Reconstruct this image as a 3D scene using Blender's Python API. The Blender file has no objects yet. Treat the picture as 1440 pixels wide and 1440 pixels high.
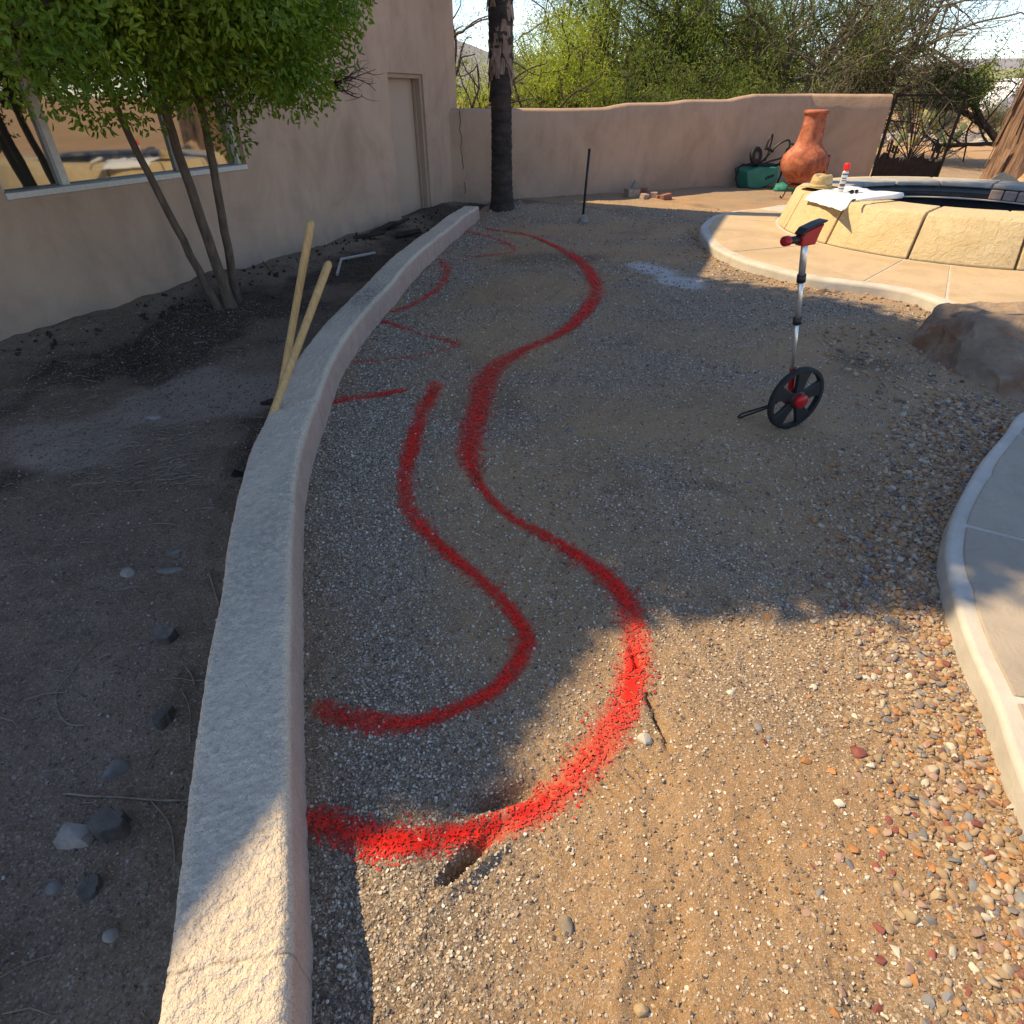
import bpy, bmesh, math, random
import numpy as np
from mathutils import Vector, Matrix

# ------------------------------------------------------------------ camera, sky, sun, exposure
scene = bpy.context.scene
FPX, TH, CAMH = 831.0, math.atan(0.704), 1.58
cam_d = bpy.data.cameras.new('camera'); cam = bpy.data.objects.new('camera', cam_d)
scene.collection.objects.link(cam)
cam.location = (0, 0, CAMH); cam.rotation_euler = (math.pi/2 - TH, 0, 0)
cam_d.sensor_width = 36; cam_d.sensor_height = 36; cam_d.sensor_fit = 'AUTO'
cam_d.lens = 36*FPX/1440; cam_d.clip_start = 0.02; cam_d.clip_end = 20000
scene.camera = cam
SHV = (0.78, -0.162)                       # ground shadow offset for each metre of height
sun_dir = Vector((SHV[0], SHV[1], -1)).normalized()
SUN_EL = math.asin(-sun_dir.z); SUN_AZ = math.atan2(-sun_dir.x, -sun_dir.y)
world = bpy.data.worlds.new('World'); scene.world = world; world.use_nodes = True
wn = world.node_tree.nodes; wl = world.node_tree.links; wn.clear()
w_out = wn.new('ShaderNodeOutputWorld'); w_bg = wn.new('ShaderNodeBackground')
sky = wn.new('ShaderNodeTexSky'); sky.sky_type = 'NISHITA'; sky.sun_disc = False
sky.sun_elevation = SUN_EL; sky.sun_rotation = SUN_AZ
sky.air_density = 1.0; sky.dust_density = 0.3; sky.ozone_density = 0.25; sky.altitude = 1300
w_bg.inputs['Strength'].default_value = 0.15
w_tc = wn.new('ShaderNodeTexCoord'); w_mp = wn.new('ShaderNodeMapping'); w_mp.inputs['Scale'].default_value = (1.3, 1.3, 7)
w_nz = wn.new('ShaderNodeTexNoise'); w_nz.inputs['Scale'].default_value = 2.6; w_nz.inputs['Detail'].default_value = 6
w_rp = wn.new('ShaderNodeValToRGB'); w_rp.color_ramp.elements[0].position = 0.60; w_rp.color_ramp.elements[1].position = 0.82
w_mx = wn.new('ShaderNodeMixRGB'); w_mx.inputs['Color2'].default_value = (7.5, 7.8, 8.2, 1)
wl.new(w_tc.outputs['Generated'], w_mp.inputs['Vector']); wl.new(w_mp.outputs[0], w_nz.inputs['Vector'])
wl.new(w_nz.outputs['Fac'], w_rp.inputs[0]); wl.new(w_rp.outputs[0], w_mx.inputs['Fac'])
wl.new(sky.outputs[0], w_mx.inputs['Color1']); wl.new(w_mx.outputs[0], w_bg.inputs['Color'])
wl.new(w_bg.outputs[0], w_out.inputs['Surface'])
sun_d = bpy.data.lights.new('sun', 'SUN'); sun_d.energy = 4.6; sun_d.angle = math.radians(0.55); sun_d.color = (1.0, 0.78, 0.46)
sun_o = bpy.data.objects.new('sun', sun_d); scene.collection.objects.link(sun_o)
sun_o.rotation_euler = sun_dir.to_track_quat('-Z', 'Y').to_euler(); sun_o.location = (-8, 2, 14)
vs = scene.view_settings; vs.view_transform = 'Standard'; vs.look = 'None'; vs.exposure = 0.66; vs.gamma = 1; vs.use_curve_mapping = False

random.seed(7); rng = np.random.default_rng(7)
COL = scene.collection
cT, sT = math.cos(TH), math.sin(TH)
def at(px, py, z=0.0):                     # pixel of the photograph -> point on the horizontal plane at height z
    x = (px-720)/FPX; y = (720-py)/FPX
    d = (x, cT+y*sT, -sT+y*cT); t = (z-CAMH)/d[2]
    return np.array([d[0]*t, d[1]*t, z])
def at_y(px, py, Y):                       # pixel -> point at distance Y
    x = (px-720)/FPX; y = (720-py)/FPX
    d = np.array((x, cT+y*sT, -sT+y*cT)); t = Y/d[1]
    return np.array([0, 0, CAMH]) + d*t

# ------------------------------------------------------------------ numeric noise
def _hash(ix, iy, s):
    h = (ix.astype(np.int64)*374761393 + iy.astype(np.int64)*668265263 + s*1442695041) & 0x7fffffff
    h = ((h ^ (h >> 13))*1274126177) & 0x7fffffff
    return ((h ^ (h >> 16)) & 0xffff)/65535.0
def vnoise(x, y, f, s=0):
    x = np.asarray(x, float)*f; y = np.asarray(y, float)*f
    ix = np.floor(x); iy = np.floor(y); fx = x-ix; fy = y-iy
    fx = fx*fx*(3-2*fx); fy = fy*fy*(3-2*fy)
    a = _hash(ix, iy, s); b = _hash(ix+1, iy, s); c = _hash(ix, iy+1, s); d = _hash(ix+1, iy+1, s)
    return (a*(1-fx)+b*fx)*(1-fy) + (c*(1-fx)+d*fx)*fy
def fbm(x, y, f, o=4, s=0):
    r = 0; a = 1; t = 0
    for k in range(o):
        r = r + a*vnoise(x, y, f*2**k, s+k*17); t += a; a *= .5
    return r/t - .5
def sstep(e0, e1, x):
    t = np.clip((x-e0)/(e1-e0), 0, 1); return t*t*(3-2*t)
def gauss(x, y, cx, cy, rx, ry, ang=0):
    c, s = math.cos(ang), math.sin(ang); u = (x-cx)*c+(y-cy)*s; v = -(x-cx)*s+(y-cy)*c
    return np.exp(-(u/rx)**2-(v/ry)**2)

# ------------------------------------------------------------------ object helpers
def link_mesh(name, v, f, mat=None, parent=None, smooth=False, loc=None):
    me = bpy.data.meshes.new(name)
    v = np.asarray(v, float)
    if isinstance(f, np.ndarray):
        k = f.shape[1]; n = len(f)
        me.vertices.add(len(v)); me.vertices.foreach_set('co', v.astype(np.float32).ravel())
        me.loops.add(n*k); me.loops.foreach_set('vertex_index', f.astype(np.int32).ravel())
        me.polygons.add(n); me.polygons.foreach_set('loop_start', np.arange(0, n*k, k, dtype=np.int32))
        me.polygons.foreach_set('loop_total', np.full(n, k, dtype=np.int32))
        me.update(calc_edges=True); me.validate()
    else:
        me.from_pydata([tuple(p) for p in v], [], [tuple(q) for q in f]); me.update()
    if smooth:
        me.polygons.foreach_set('use_smooth', np.ones(len(me.polygons), dtype=bool))
    o = bpy.data.objects.new(name, me); COL.objects.link(o)
    if mat: me.materials.append(M(mat) if isinstance(mat, str) else mat)
    if parent: o.parent = parent
    if loc is not None: o.location = loc
    return o
def tag(o, label, cat, group=None):
    o['label'] = label; o['category'] = cat
    if group: o['group'] = group
    return o
def structure(o): o['kind'] = 'structure'; return o
def stuff(o): o['kind'] = 'stuff'; return o
def thing(name, label, cat, loc=(0, 0, 0), rz=0, group=None):
    o = bpy.data.objects.new(name, None); COL.objects.link(o); o.empty_display_size = .1
    o.location = loc; o.rotation_euler = (0, 0, rz)
    return tag(o, label, cat, group)
def bevel(o, w, n=2):
    m = o.modifiers.new('bevel', 'BEVEL'); m.width = w; m.segments = n; m.limit_method = 'ANGLE'; m.angle_limit = math.radians(40); return o

class MB:
    def __init__(s): s.v = []; s.f = []
    def add(s, v, f):
        b = len(s.v); s.v += [tuple(p) for p in v]; s.f += [tuple(i+b for i in q) for q in f]; return s
    def box(s, c, d, rz=0, R=None):
        hx, hy, hz = d[0]/2, d[1]/2, d[2]/2
        p = [Vector((x, y, z)) for x in (-hx, hx) for y in (-hy, hy) for z in (-hz, hz)]
        if R is None: R = Matrix.Rotation(rz, 3, 'Z')
        p = [R @ q + Vector(c) for q in p]
        return s.add(p, [(0,1,3,2),(4,6,7,5),(0,4,5,1),(2,3,7,6),(0,2,6,4),(1,5,7,3)])
    def tube(s, pts, r, n=8, caps=True):
        pts = [Vector(p) for p in pts]; m = len(pts)
        if not hasattr(r, '__len__'): r = [r]*m
        v = []; up = None
        for i, p in enumerate(pts):
            t = (pts[min(i+1, m-1)]-pts[max(i-1, 0)]).normalized()
            if up is None:
                up = Vector((0, 0, 1)) if abs(t.z) < .9 else Vector((1, 0, 0))
            a = t.cross(up)
            if a.length < 1e-5: a = t.orthogonal()
            a.normalize(); b = a.cross(t).normalized(); up = b
            for k in range(n):
                w = 2*math.pi*k/n; v.append(p + (a*math.cos(w)+b*math.sin(w))*r[i])
        f = [(i*n+k, i*n+(k+1) % n, (i+1)*n+(k+1) % n, (i+1)*n+k) for i in range(m-1) for k in range(n)]
        if caps: f += [tuple(range(n))[::-1], tuple((m-1)*n+k for k in range(n))]
        return s.add(v, f)
    def lathe(s, prof, n=24, c=(0, 0, 0), fn=None, cap=False):
        v = []
        for (r, z) in prof:
            for k in range(n):
                w = 2*math.pi*k/n; v.append((c[0]+r*math.cos(w), c[1]+r*math.sin(w), c[2]+z))
        m = len(prof)
        f = [(i*n+k, i*n+(k+1) % n, (i+1)*n+(k+1) % n, (i+1)*n+k) for i in range(m-1) for k in range(n)]
        if cap: f += [tuple(range(n))[::-1], tuple((m-1)*n+k for k in range(n))]
        return s.add(v, f)
    def prism(s, poly, z0, z1):
        n = len(poly); v = [(p[0], p[1], z0) for p in poly]+[(p[0], p[1], z1) for p in poly]
        return s.add(v, [tuple(range(n))[::-1], tuple(range(n, 2*n))]+[(k, (k+1) % n, n+(k+1) % n, n+k) for k in range(n)])
    def build(s, name, mat, parent=None, smooth=False, loc=None):
        return link_mesh(name, s.v, s.f, mat, parent, smooth, loc)
def smooth_by_angle(o, a=40):
    me = o.data; me.polygons.foreach_set('use_smooth', np.ones(len(me.polygons), dtype=bool))
    try: me.set_sharp_from_angle(angle=math.radians(a))
    except Exception: pass
    return o
def catmull(P, n):
    P = np.asarray(P, float); out = []
    Q = np.vstack([2*P[0]-P[1], P, 2*P[-1]-P[-2]])
    for i in range(1, len(Q)-2):
        for k in range(n):
            t = k/n; a, b, c, d = Q[i-1], Q[i], Q[i+1], Q[i+2]
            out.append(.5*((2*b)+(-a+c)*t+(2*a-5*b+4*c-d)*t*t+(-a+3*b-3*c+d)*t**3))
    out.append(Q[-2]); return np.array(out)

# ------------------------------------------------------------------ materials
_M = {}
def M(n): return _M[n]
class NT:
    def __init__(s, name):
        s.m = bpy.data.materials.new(name); s.m.use_nodes = True; _M[name] = s.m
        s.n = s.m.node_tree.nodes; s.l = s.m.node_tree.links
        s.b = s.n['Principled BSDF']; s.out = s.n['Material Output']
        s.co = s.n.new('ShaderNodeTexCoord'); s.geo = s.n.new('ShaderNodeNewGeometry')
    def pos(s, world=False): return s.geo.outputs['Position'] if world else s.co.outputs['Object']
    def noise(s, sc, det=4, rough=.55, world=False, scale3=None, dist=0):
        t = s.n.new('ShaderNodeTexNoise'); t.inputs['Scale'].default_value = sc; t.inputs['Detail'].default_value = det
        t.inputs['Roughness'].default_value = rough; t.inputs['Distortion'].default_value = dist
        if scale3:
            mp = s.n.new('ShaderNodeMapping'); mp.inputs['Scale'].default_value = scale3
            s.l.new(s.pos(world), mp.inputs['Vector']); s.l.new(mp.outputs[0], t.inputs['Vector'])
        else: s.l.new(s.pos(world), t.inputs['Vector'])
        return t.outputs['Fac']
    def voro(s, sc, feature='F1', world=False, out='Distance'):
        t = s.n.new('ShaderNodeTexVoronoi'); t.inputs['Scale'].default_value = sc; t.feature = feature
        s.l.new(s.pos(world), t.inputs['Vector']); return t.outputs[out]
    def ramp(s, fac, stops):
        r = s.n.new('ShaderNodeValToRGB'); e = r.color_ramp.elements
        while len(e) < len(stops): e.new(.5)
        for k, (p, c) in enumerate(stops): e[k].position = p; e[k].color = (*c, 1)
        s.l.new(fac, r.inputs[0]); return r.outputs[0]
    def rng(s, fac, a, b, c=0., d=1.):
        r = s.n.new('ShaderNodeMapRange'); s.l.new(fac, r.inputs[0])
        for i, x in zip((1, 2, 3, 4), (a, b, c, d)): r.inputs[i].default_value = x
        return r.outputs[0]
    def mix(s, fac, c1, c2, mode='MIX'):
        m = s.n.new('ShaderNodeMixRGB'); m.blend_type = mode
        for i, x in enumerate((fac, c1, c2)):
            if isinstance(x, (int, float)): m.inputs[i].default_value = x
            elif isinstance(x, tuple): m.inputs[i].default_value = (*x, 1)
            else: s.l.new(x, m.inputs[i])
        return m.outputs[0]
    def math(s, op, a, b=0.):
        m = s.n.new('ShaderNodeMath'); m.operation = op
        for i, x in enumerate((a, b)):
            if isinstance(x, (int, float)): m.inputs[i].default_value = x
            else: s.l.new(x, m.inputs[i])
        return m.outputs[0]
    def attr(s, name, typ='GEOMETRY', out='Fac'):
        a = s.n.new('ShaderNodeAttribute'); a.attribute_name = name; a.attribute_type = typ; return a.outputs[out]
    def objrand(s): return s.n.new('ShaderNodeObjectInfo').outputs['Random']
    def bump(s, h, strength=.5, dist=.01, prev=None):
        b = s.n.new('ShaderNodeBump'); b.inputs['Strength'].default_value = strength; b.inputs['Distance'].default_value = dist
        s.l.new(h, b.inputs['Height'])
        if prev is not None: s.l.new(prev, b.inputs['Normal'])
        s.l.new(b.outputs[0], s.b.inputs['Normal']); return b.outputs[0]
    def color(s, c):
        if isinstance(c, tuple): s.b.inputs['Base Color'].default_value = (*c, 1)
        else: s.l.new(c, s.b.inputs['Base Color'])
        return s
    def set(s, rough=None, metal=None, spec=None, **kw):
        if rough is not None: s.b.inputs['Roughness'].default_value = rough
        if metal is not None: s.b.inputs['Metallic'].default_value = metal
        if spec is not None: s.b.inputs['Specular IOR Level'].default_value = spec
        for k, v in kw.items(): s.b.inputs[k].default_value = v
        return s
def simple(name, c1, c2=None, sc=8, rough=.7, metal=0, spec=.4, bumps=None, world=False, stops=None, scale3=None):
    t = NT(name); c2 = c2 or tuple(x*.75 for x in c1)
    f = t.noise(sc, 5, .6, world, scale3)
    t.color(t.ramp(f, stops or [(.3, c2), (.7, c1)])).set(rough, metal, spec)
    if bumps:
        pv = None
        for (bs, st, di) in bumps: pv = t.bump(t.noise(bs, 4, .6, world, scale3), st, di, pv)
    return t
RED = (0.72, 0.012, 0.008)
# gravel yard ground
t = NT('yard_sand')
base = t.ramp(t.noise(1.4, 6, .62), [(.3, (.33, .195, .095)), (.5, (.43, .26, .125)), (.72, (.48, .30, .155))])
base = t.mix(t.rng(t.noise(90, 3, .7), .35, .75, 0, .5), base, (.27, .185, .12))
base = t.mix(t.rng(t.attr('grav'), .25, .9, 0, .75), base, (.30, .235, .175))
vc = t.n.new('ShaderNodeTexVoronoi'); vc.inputs['Scale'].default_value = 165; t.l.new(t.pos(), vc.inputs['Vector'])
vs_ = t.n.new('ShaderNodeSeparateColor'); t.l.new(vc.outputs['Color'], vs_.inputs[0])
gm = t.rng(t.attr('grav'), .1, .75, .18, 1.)
base = t.mix(t.math('MULTIPLY', t.rng(vs_.outputs[0], .55, 1., 0, .95), gm), base, (.55, .475, .385))
base = t.mix(t.math('MULTIPLY', t.rng(vs_.outputs[1], .55, .95, 0, .9), gm), base, (.14, .105, .08))
base = t.mix(t.math('MULTIPLY', t.rng(vc.outputs['Distance'], .35, .62, 0, .55), gm), base, (.12, .09, .065))  # gaps between grains darkened: crevice shade put into the colour
base = t.mix(t.rng(t.noise(260, 2, .6), .56, .68, 0, .8), base, (.58, .51, .43))
base = t.mix(t.attr('damp'), base, (.135, .095, .066))
base = t.mix(t.attr('chalk'), base, (.66, .68, .72))
pn = t.math('ADD', t.attr('paint'), t.rng(t.noise(120, 3, .7), .3, .7, -.35, .35))
base = t.mix(t.math('MULTIPLY', t.rng(pn, .25, 1.1, 0, .6), t.rng(t.attr('paint'), 0, .2)), base, RED)
t.color(base).set(.95, spec=.15)
p = t.bump(t.noise(42, 6, .75), .85, .018); p = t.bump(t.voro(165), -1., .008, p); t.bump(t.noise(330, 3, .7), .6, .0025, p)
# bed soil
t = NT('bed_soil')
base = t.ramp(t.noise(1.7, 6, .62), [(.3, (.16, .115, .08)), (.55, (.225, .165, .118)), (.75, (.27, .205, .15))])
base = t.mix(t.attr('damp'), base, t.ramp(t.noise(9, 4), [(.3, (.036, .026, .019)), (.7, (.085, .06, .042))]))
base = t.mix(t.attr('pale'), base, (.37, .295, .235))
vc = t.n.new('ShaderNodeTexVoronoi'); vc.inputs['Scale'].default_value = 190; t.l.new(t.pos(), vc.inputs['Vector'])
vs_ = t.n.new('ShaderNodeSeparateColor'); t.l.new(vc.outputs['Color'], vs_.inputs[0])
base = t.mix(t.rng(vs_.outputs[0], .7, 1., 0, .6), base, (.38, .335, .29))
base = t.mix(t.rng(vs_.outputs[1], .6, 1., 0, .6), base, (.07, .055, .042))
t.color(base).set(.95, spec=.15)
p = t.bump(t.noise(26, 6, .72), .9, .02); p = t.bump(t.voro(170), -.7, .005, p); t.bump(t.noise(300, 3, .7), .5, .003, p)
# desert ground beyond
t = NT('desert_dirt')
t.color(t.ramp(t.noise(.35, 7, .65), [(.3, (.36, .22, .12)), (.6, (.46, .30, .17)), (.8, (.40, .30, .2))])).set(.95, spec=.15)
t.bump(t.noise(6, 6, .7), .7, .05)
# gravel pebble
def pebble_mat(name, stops, rough=.85, paint=True):
    t = NT(name)
    c = t.ramp(t.attr('tint', 'INSTANCER'), stops)
    c = t.mix(t.rng(t.noise(160, 3), .3, .7, 0, .35), c, t.mix(1., c, (.6, .55, .5), 'MULTIPLY'))
    if paint: c = t.mix(t.attr('paint', 'INSTANCER'), c, t.ramp(t.noise(300, 2), [(.3, (.55, .01, .006)), (.6, RED)]))
    t.color(c).set(rough, spec=.3); t.bump(t.noise(400, 2), .3, .001)
pebble_mat('gravel_stone', [(0, (.09, .075, .065)), (.18, (.22, .175, .14)), (.4, (.42, .315, .215)), (.66, (.50, .40, .295)), (.86, (.58, .51, .43)), (.95, (.70, .65, .58)), (1, (.16, .15, .15))])
pebble_mat('border_stone', [(0, (.12, .10, .09)), (.1, (.25, .13, .09)), (.2, (.42, .22, .10)), (.38, (.33, .215, .115)), (.62, (.38, .275, .175)), (.83, (.50, .42, .32)), (.9, (.23, .17, .15)), (1, (.22, .22, .23))], .7, False)
pebble_mat('bed_stone', [(0, (.11, .085, .068)), (.5, (.17, .135, .105)), (.85, (.26, .22, .18)), (1, (.44, .41, .38))], .9, False)
pebble_mat('cobble_grey', [(0, (.16, .14, .13)), (.5, (.32, .28, .25)), (1, (.48, .43, .38))], .85, False)
for nm, c in dict(stone_cream=(.62, .56, .46), stone_rust=(.46, .21, .075), stone_maroon=(.25, .075, .06), stone_grey=(.23, .225, .225), stone_tan=(.40, .295, .175), stone_pink=(.40, .26, .20)).items():
    t = NT(nm); r = t.objrand()
    cc = t.mix(r, tuple(x*.78 for x in c), tuple(min(1, x*1.15) for x in c))
    cc = t.mix(t.rng(t.noise(70, 4), .35, .75, 0, .5), cc, tuple(x*.55+.03 for x in c))
    t.color(cc).set(.65, spec=.35); t.bump(t.noise(120, 4), .4, .003)
# stucco
def stucco(name, c1, c2, c3, b1=.5):
    t = NT(name)
    base = t.ramp(t.noise(1.1, 6, .65, True, dist=.6), [(.28, c2), (.5, c1), (.75, c3)])
    base = t.mix(t.rng(t.noise(5, 5, .6, True, (1, 1, .35)), .5, .8, 0, .45), base, tuple(x*.78 for x in c2))
    sp = t.n.new('ShaderNodeSeparateXYZ'); t.l.new(t.pos(True), sp.inputs[0])
    dirt = t.math('MULTIPLY', t.rng(sp.outputs['Z'], .05, .75, 1, 0), t.rng(t.noise(3, 5, .6, True), .35, .7))
    base = t.mix(t.math('MULTIPLY', dirt, .55), base, (.25, .22, .2))
    t.color(base).set(.9, spec=.2)
    p = t.bump(t.noise(7, 4, .5, True), .35, .03); p = t.bump(t.noise(70, 4, .6, True), b1, .006, p)
    return t
stucco('stucco_house', (.48, .335, .245), (.37, .255, .185), (.53, .39, .295))
stucco('stucco_wall', (.44, .30, .215), (.34, .23, .16), (.48, .34, .25))
t = NT('stucco_curb')
base = t.ramp(t.noise(3, 6, .65), [(.3, (.60, .50, .40)), (.6, (.69, .58, .45)), (.8, (.73, .615, .48))])
base = t.mix(t.rng(t.noise(160, 3, .7), .5, .7, 0, .35), base, (.32, .29, .265))
base = t.mix(t.rng(t.noise(1.3, 6, .7), .5, .75, 0, .45), base, (.40, .345, .29))
base = t.mix(t.rng(t.noise(55, 4, .7), .64, .72, 0, .7), base, (.25, .225, .2))
base = t.mix(t.attr('side'), base, t.ramp(t.noise(9, 5), [(.3, (.45, .31, .26)), (.7, (.52, .39, .33))]))
base = t.mix(t.attr('crack'), base, (.08, .065, .05))
base = t.mix(t.math('MULTIPLY', t.attr('stain'), t.rng(t.noise(40, 4), .4, .6)), base, (.2, .2, .19))
t.color(base).set(.92, spec=.15)
p = t.bump(t.noise(95, 3, .55), 1., .012); t.bump(t.noise(260, 3, .6), .7, .004, p)
# misc
simple('door_paint', (.47, .35, .262), (.43, .32, .24), 2, .55)
simple('door_frame', (.40, .29, .225), (.34, .25, .19), 6, .6)
simple('window_alu', (.62, .60, .57), (.5, .48, .45), 30, .5, .1)
t = NT('window_glass'); t.color((.03, .033, .03)).set(.03, spec=.5); t.b.inputs['IOR'].default_value = 3.4
simple('room_dark', (.25, .22, .18), rough=.9)
simple('citrus_bark', (.17, .125, .095), (.07, .05, .038), 9, .9, bumps=[(30, .8, .01)], scale3=(3, 3, .8))
simple('dark_bark', (.085, .06, .045), (.035, .025, .02), 8, .95, bumps=[(20, .8, .01)])
simple('grey_bark', (.23, .18, .14), (.10, .08, .065), 9, .95, bumps=[(25, .8, .01)])
simple('palm_bark', (.075, .058, .05), (.018, .015, .014), 5, .95, bumps=[(26, 1, .02), (90, .6, .006)], scale3=(1, 1, 2.2))
simple('palm_boot', (.37, .27, .21), (.11, .075, .06), 7, .9, bumps=[(40, .8, .006)], scale3=(4, 4, .7))
t = NT('shaggy_bark'); 
t.color(t.ramp(t.noise(5, 6, .7, False, (4, 4, .35)), [(.3, (.09, .055, .04)), (.5, (.28, .17, .115)), (.7, (.46, .31, .20))])).set(.95, spec=.1)
t.bump(t.noise(6, 6, .7, False, (5, 5, .3)), 1, .06)
def leafmat(name, c1, c2, c3, trans=.45, rough=.45):
    t = NT(name)
    nz = t.n.new('ShaderNodeTexNoise'); nz.inputs['Scale'].default_value = 1.6; t.l.new(t.pos(), nz.inputs['Vector'])
    c = t.ramp(t.attr('lr'), [(0, c2), (.5, c1), (1, c3)])
    c = t.mix(t.rng(nz.outputs['Fac'], .35, .65, 0, .5), c, c2)
    t.color(c).set(rough, spec=.35)
    tr = t.n.new('ShaderNodeBsdfTranslucent'); mx = t.n.new('ShaderNodeMixShader'); mx.inputs[0].default_value = trans
    t.l.new(t.mix(1., c, (1., 1.05, .55), 'MULTIPLY'), tr.inputs['Color'])
    t.l.new(t.b.outputs[0], mx.inputs[1]); t.l.new(tr.outputs[0], mx.inputs[2]); t.l.new(mx.outputs[0], t.out.inputs['Surface'])
leafmat('citrus_leaf', (.23, .34, .035), (.06, .14, .016), (.48, .54, .065), .45, .32)
leafmat('mesquite_leaf', (.19, .245, .055), (.085, .13, .035), (.30, .35, .08), .5)
leafmat('paloverde_leaf', (.42, .48, .055), (.25, .35, .045), (.55, .56, .09), .5)
leafmat('grey_leaf', (.19, .19, .11), (.10, .105, .06), (.29, .28, .18), .4)
leafmat('dark_leaf', (.045, .085, .02), (.02, .045, .012), (.09, .14, .03), .35)
leafmat('palm_leaf', (.10, .14, .04), (.05, .08, .02), (.17, .2, .07), .35)
leafmat('scrub_leaf', (.22, .24, .14), (.13, .14, .08), (.30, .31, .2), .4)
simple('handle_wood', (.56, .37, .16), (.38, .235, .095), 9, .55, bumps=[(30, .3, .003)], scale3=(6, 6, .5))
simple('tool_steel', (.05, .05, .05), (.02, .02, .02), 14, .5, .6)
simple('white_pvc', (.5, .48, .44), (.38, .36, .32), 20, .45)
simple('twig', (.30, .25, .19), (.16, .125, .09), 30, .9)
simple('charcoal_stump', (.11, .095, .082), (.045, .04, .035), 20, .9, bumps=[(60, .8, .004)])
simple('stump_top', (.17, .15, .13), (.09, .08, .07), 25, .9, bumps=[(60, .5, .003)])
simple('river_rock', (.21, .19, .17), (.12, .105, .095), 18, .8, bumps=[(40, .3, .004)])
simple('pale_rock', (.33, .295, .26), (.19, .17, .15), 18, .85, bumps=[(40, .5, .005)])
t = NT('boulder_rock')
c = t.ramp(t.noise(2.4, 7, .65), [(.28, (.17, .12, .085)), (.5, (.31, .225, .16)), (.7, (.42, .315, .215))])
c = t.mix(t.rng(t.noise(1.5, 5, .6, dist=1), .5, .62, 0, .8), c, (.22, .10, .05))
c = t.mix(t.rng(t.noise(4.5, 5, .65), .62, .72, 0, .7), c, (.45, .36, .24))
t.color(c).set(.9, spec=.2); p = t.bump(t.noise(9, 7, .7), 1, .04); t.bump(t.noise(60, 5, .7), .6, .008, p)
simple('tan_rock', (.56, .40, .24), (.36, .24, .14), 5, .9, bumps=[(9, 1, .04), (50, .5, .008)])
t = NT('flagstone')
c = t.ramp(t.noise(1.6, 6, .6, True, dist=.8), [(.3, (.40, .29, .175)), (.5, (.475, .355, .225)), (.75, (.53, .41, .27))])
c = t.mix(t.rng(t.noise(9, 5, .6, True), .55, .75, 0, .4), c, (.35, .245, .15))
t.color(c).set(.75, spec=.3); p = t.bump(t.noise(5, 5, .6, True, dist=1.4), .6, .02); t.bump(t.noise(60, 4, .6, True), .3, .004, p)
t = NT('spa_stone')
c = t.ramp(t.noise(1.3, 6, .6, True, dist=.8), [(.3, (.52, .39, .215)), (.5, (.59, .465, .275)), (.75, (.64, .52, .33))])
c = t.mix(t.rng(t.noise(12, 5, .6, True), .58, .75, 0, .4), c, (.42, .29, .14))
t.color(c).set(.8, spec=.25); p = t.bump(t.noise(11, 6, .7, True, dist=1.8), .8, .03); t.bump(t.noise(60, 4, .6, True), .35, .005, p)
t = NT('flagstone_shaded')  # flagstone copy with the grey of the shaded slab in its colour
c = t.ramp(t.noise(1.6, 6, .6, True, dist=.8), [(.3, (.30, .25, .20)), (.5, (.36, .305, .245)), (.75, (.41, .345, .27))])
c = t.mix(t.rng(t.noise(9, 5, .6, True), .55, .75, 0, .4), c, (.28, .225, .17))
t.color(c).set(.75, spec=.3); p = t.bump(t.noise(5, 5, .6, True, dist=1.4), .7, .02); t.bump(t.noise(60, 4, .6, True), .4, .004, p)
simple('concrete_pale', (.55, .51, .45), (.42, .385, .335), 6, .85, bumps=[(40, .4, .005), (150, .3, .002)], world=True)
simple('rim_shaded', (.40, .385, .365), (.27, .26, .25), 5, .85, bumps=[(30, .4, .006)], world=True)  # grey stands in for shade on the far spa rim stones
simple('grout_line', (.66, .64, .60), (.52, .49, .45), 14, .9, bumps=[(80, .4, .004)], world=True)
simple('spa_tile', (.05, .055, .06), (.03, .03, .035), 5, .25)
simple('brick_pale', (.50, .36, .30), (.36, .24, .2), 14, .9, bumps=[(50, .5, .004)])
simple('brick_red', (.33, .15, .11), (.2, .09, .07), 14, .9, bumps=[(50, .5, .004)])
t = NT('dark_water'); t.color((.012, .014, .015)).set(.06, spec=.5)
t = NT('terracotta')
c = t.ramp(t.noise(5, 6, .65, dist=.6), [(.3, (.14, .045, .028)), (.44, (.30, .085, .045)), (.56, (.42, .135, .07)), (.7, (.52, .235, .145))])
t.color(c).set(.75, spec=.3); t.bump(t.noise(24, 4), .25, .01)
simple('rusty_iron', (.05, .034, .027), (.018, .013, .011), 9, .75, .5, bumps=[(60, .4, .003)])
simple('light_iron', (.24, .19, .15), (.12, .09, .07), 9, .6, .5)
simple('black_tube', (.016, .016, .017), (.01, .01, .01), 9, .4)
simple('rubber_black', (.022, .022, .023), (.012, .012, .012), 30, .75, bumps=[(120, .3, .002)])
simple('wheel_black', (.025, .025, .027), (.016, .016, .017), 30, .45)
simple('red_plastic', (.48, .012, .018), (.36, .008, .012), 12, .35)
simple('alu_pole', (.72, .72, .72), (.6, .6, .6), 40, .32, .75)
simple('tub_green', (.035, .23, .17), (.02, .15, .115), 4, .5)
simple('ink_dark', (.012, .02, .018), rough=.6)
simple('straw', (.56, .43, .22), (.36, .255, .115), 40, .8, bumps=[(160, .8, .003)])
simple('paper_white', (.80, .81, .82), (.76, .77, .79), 6, .7)
simple('can_white', (.68, .68, .68), (.58, .58, .58), 12, .3, .3)
simple('can_cap', (.85, .02, .01), (.7, .015, .008), 12, .35)
simple('can_print', (.12, .12, .13), (.05, .05, .06), 60, .4)
simple('sun_lens', (.01, .01, .012), rough=.1)
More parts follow.
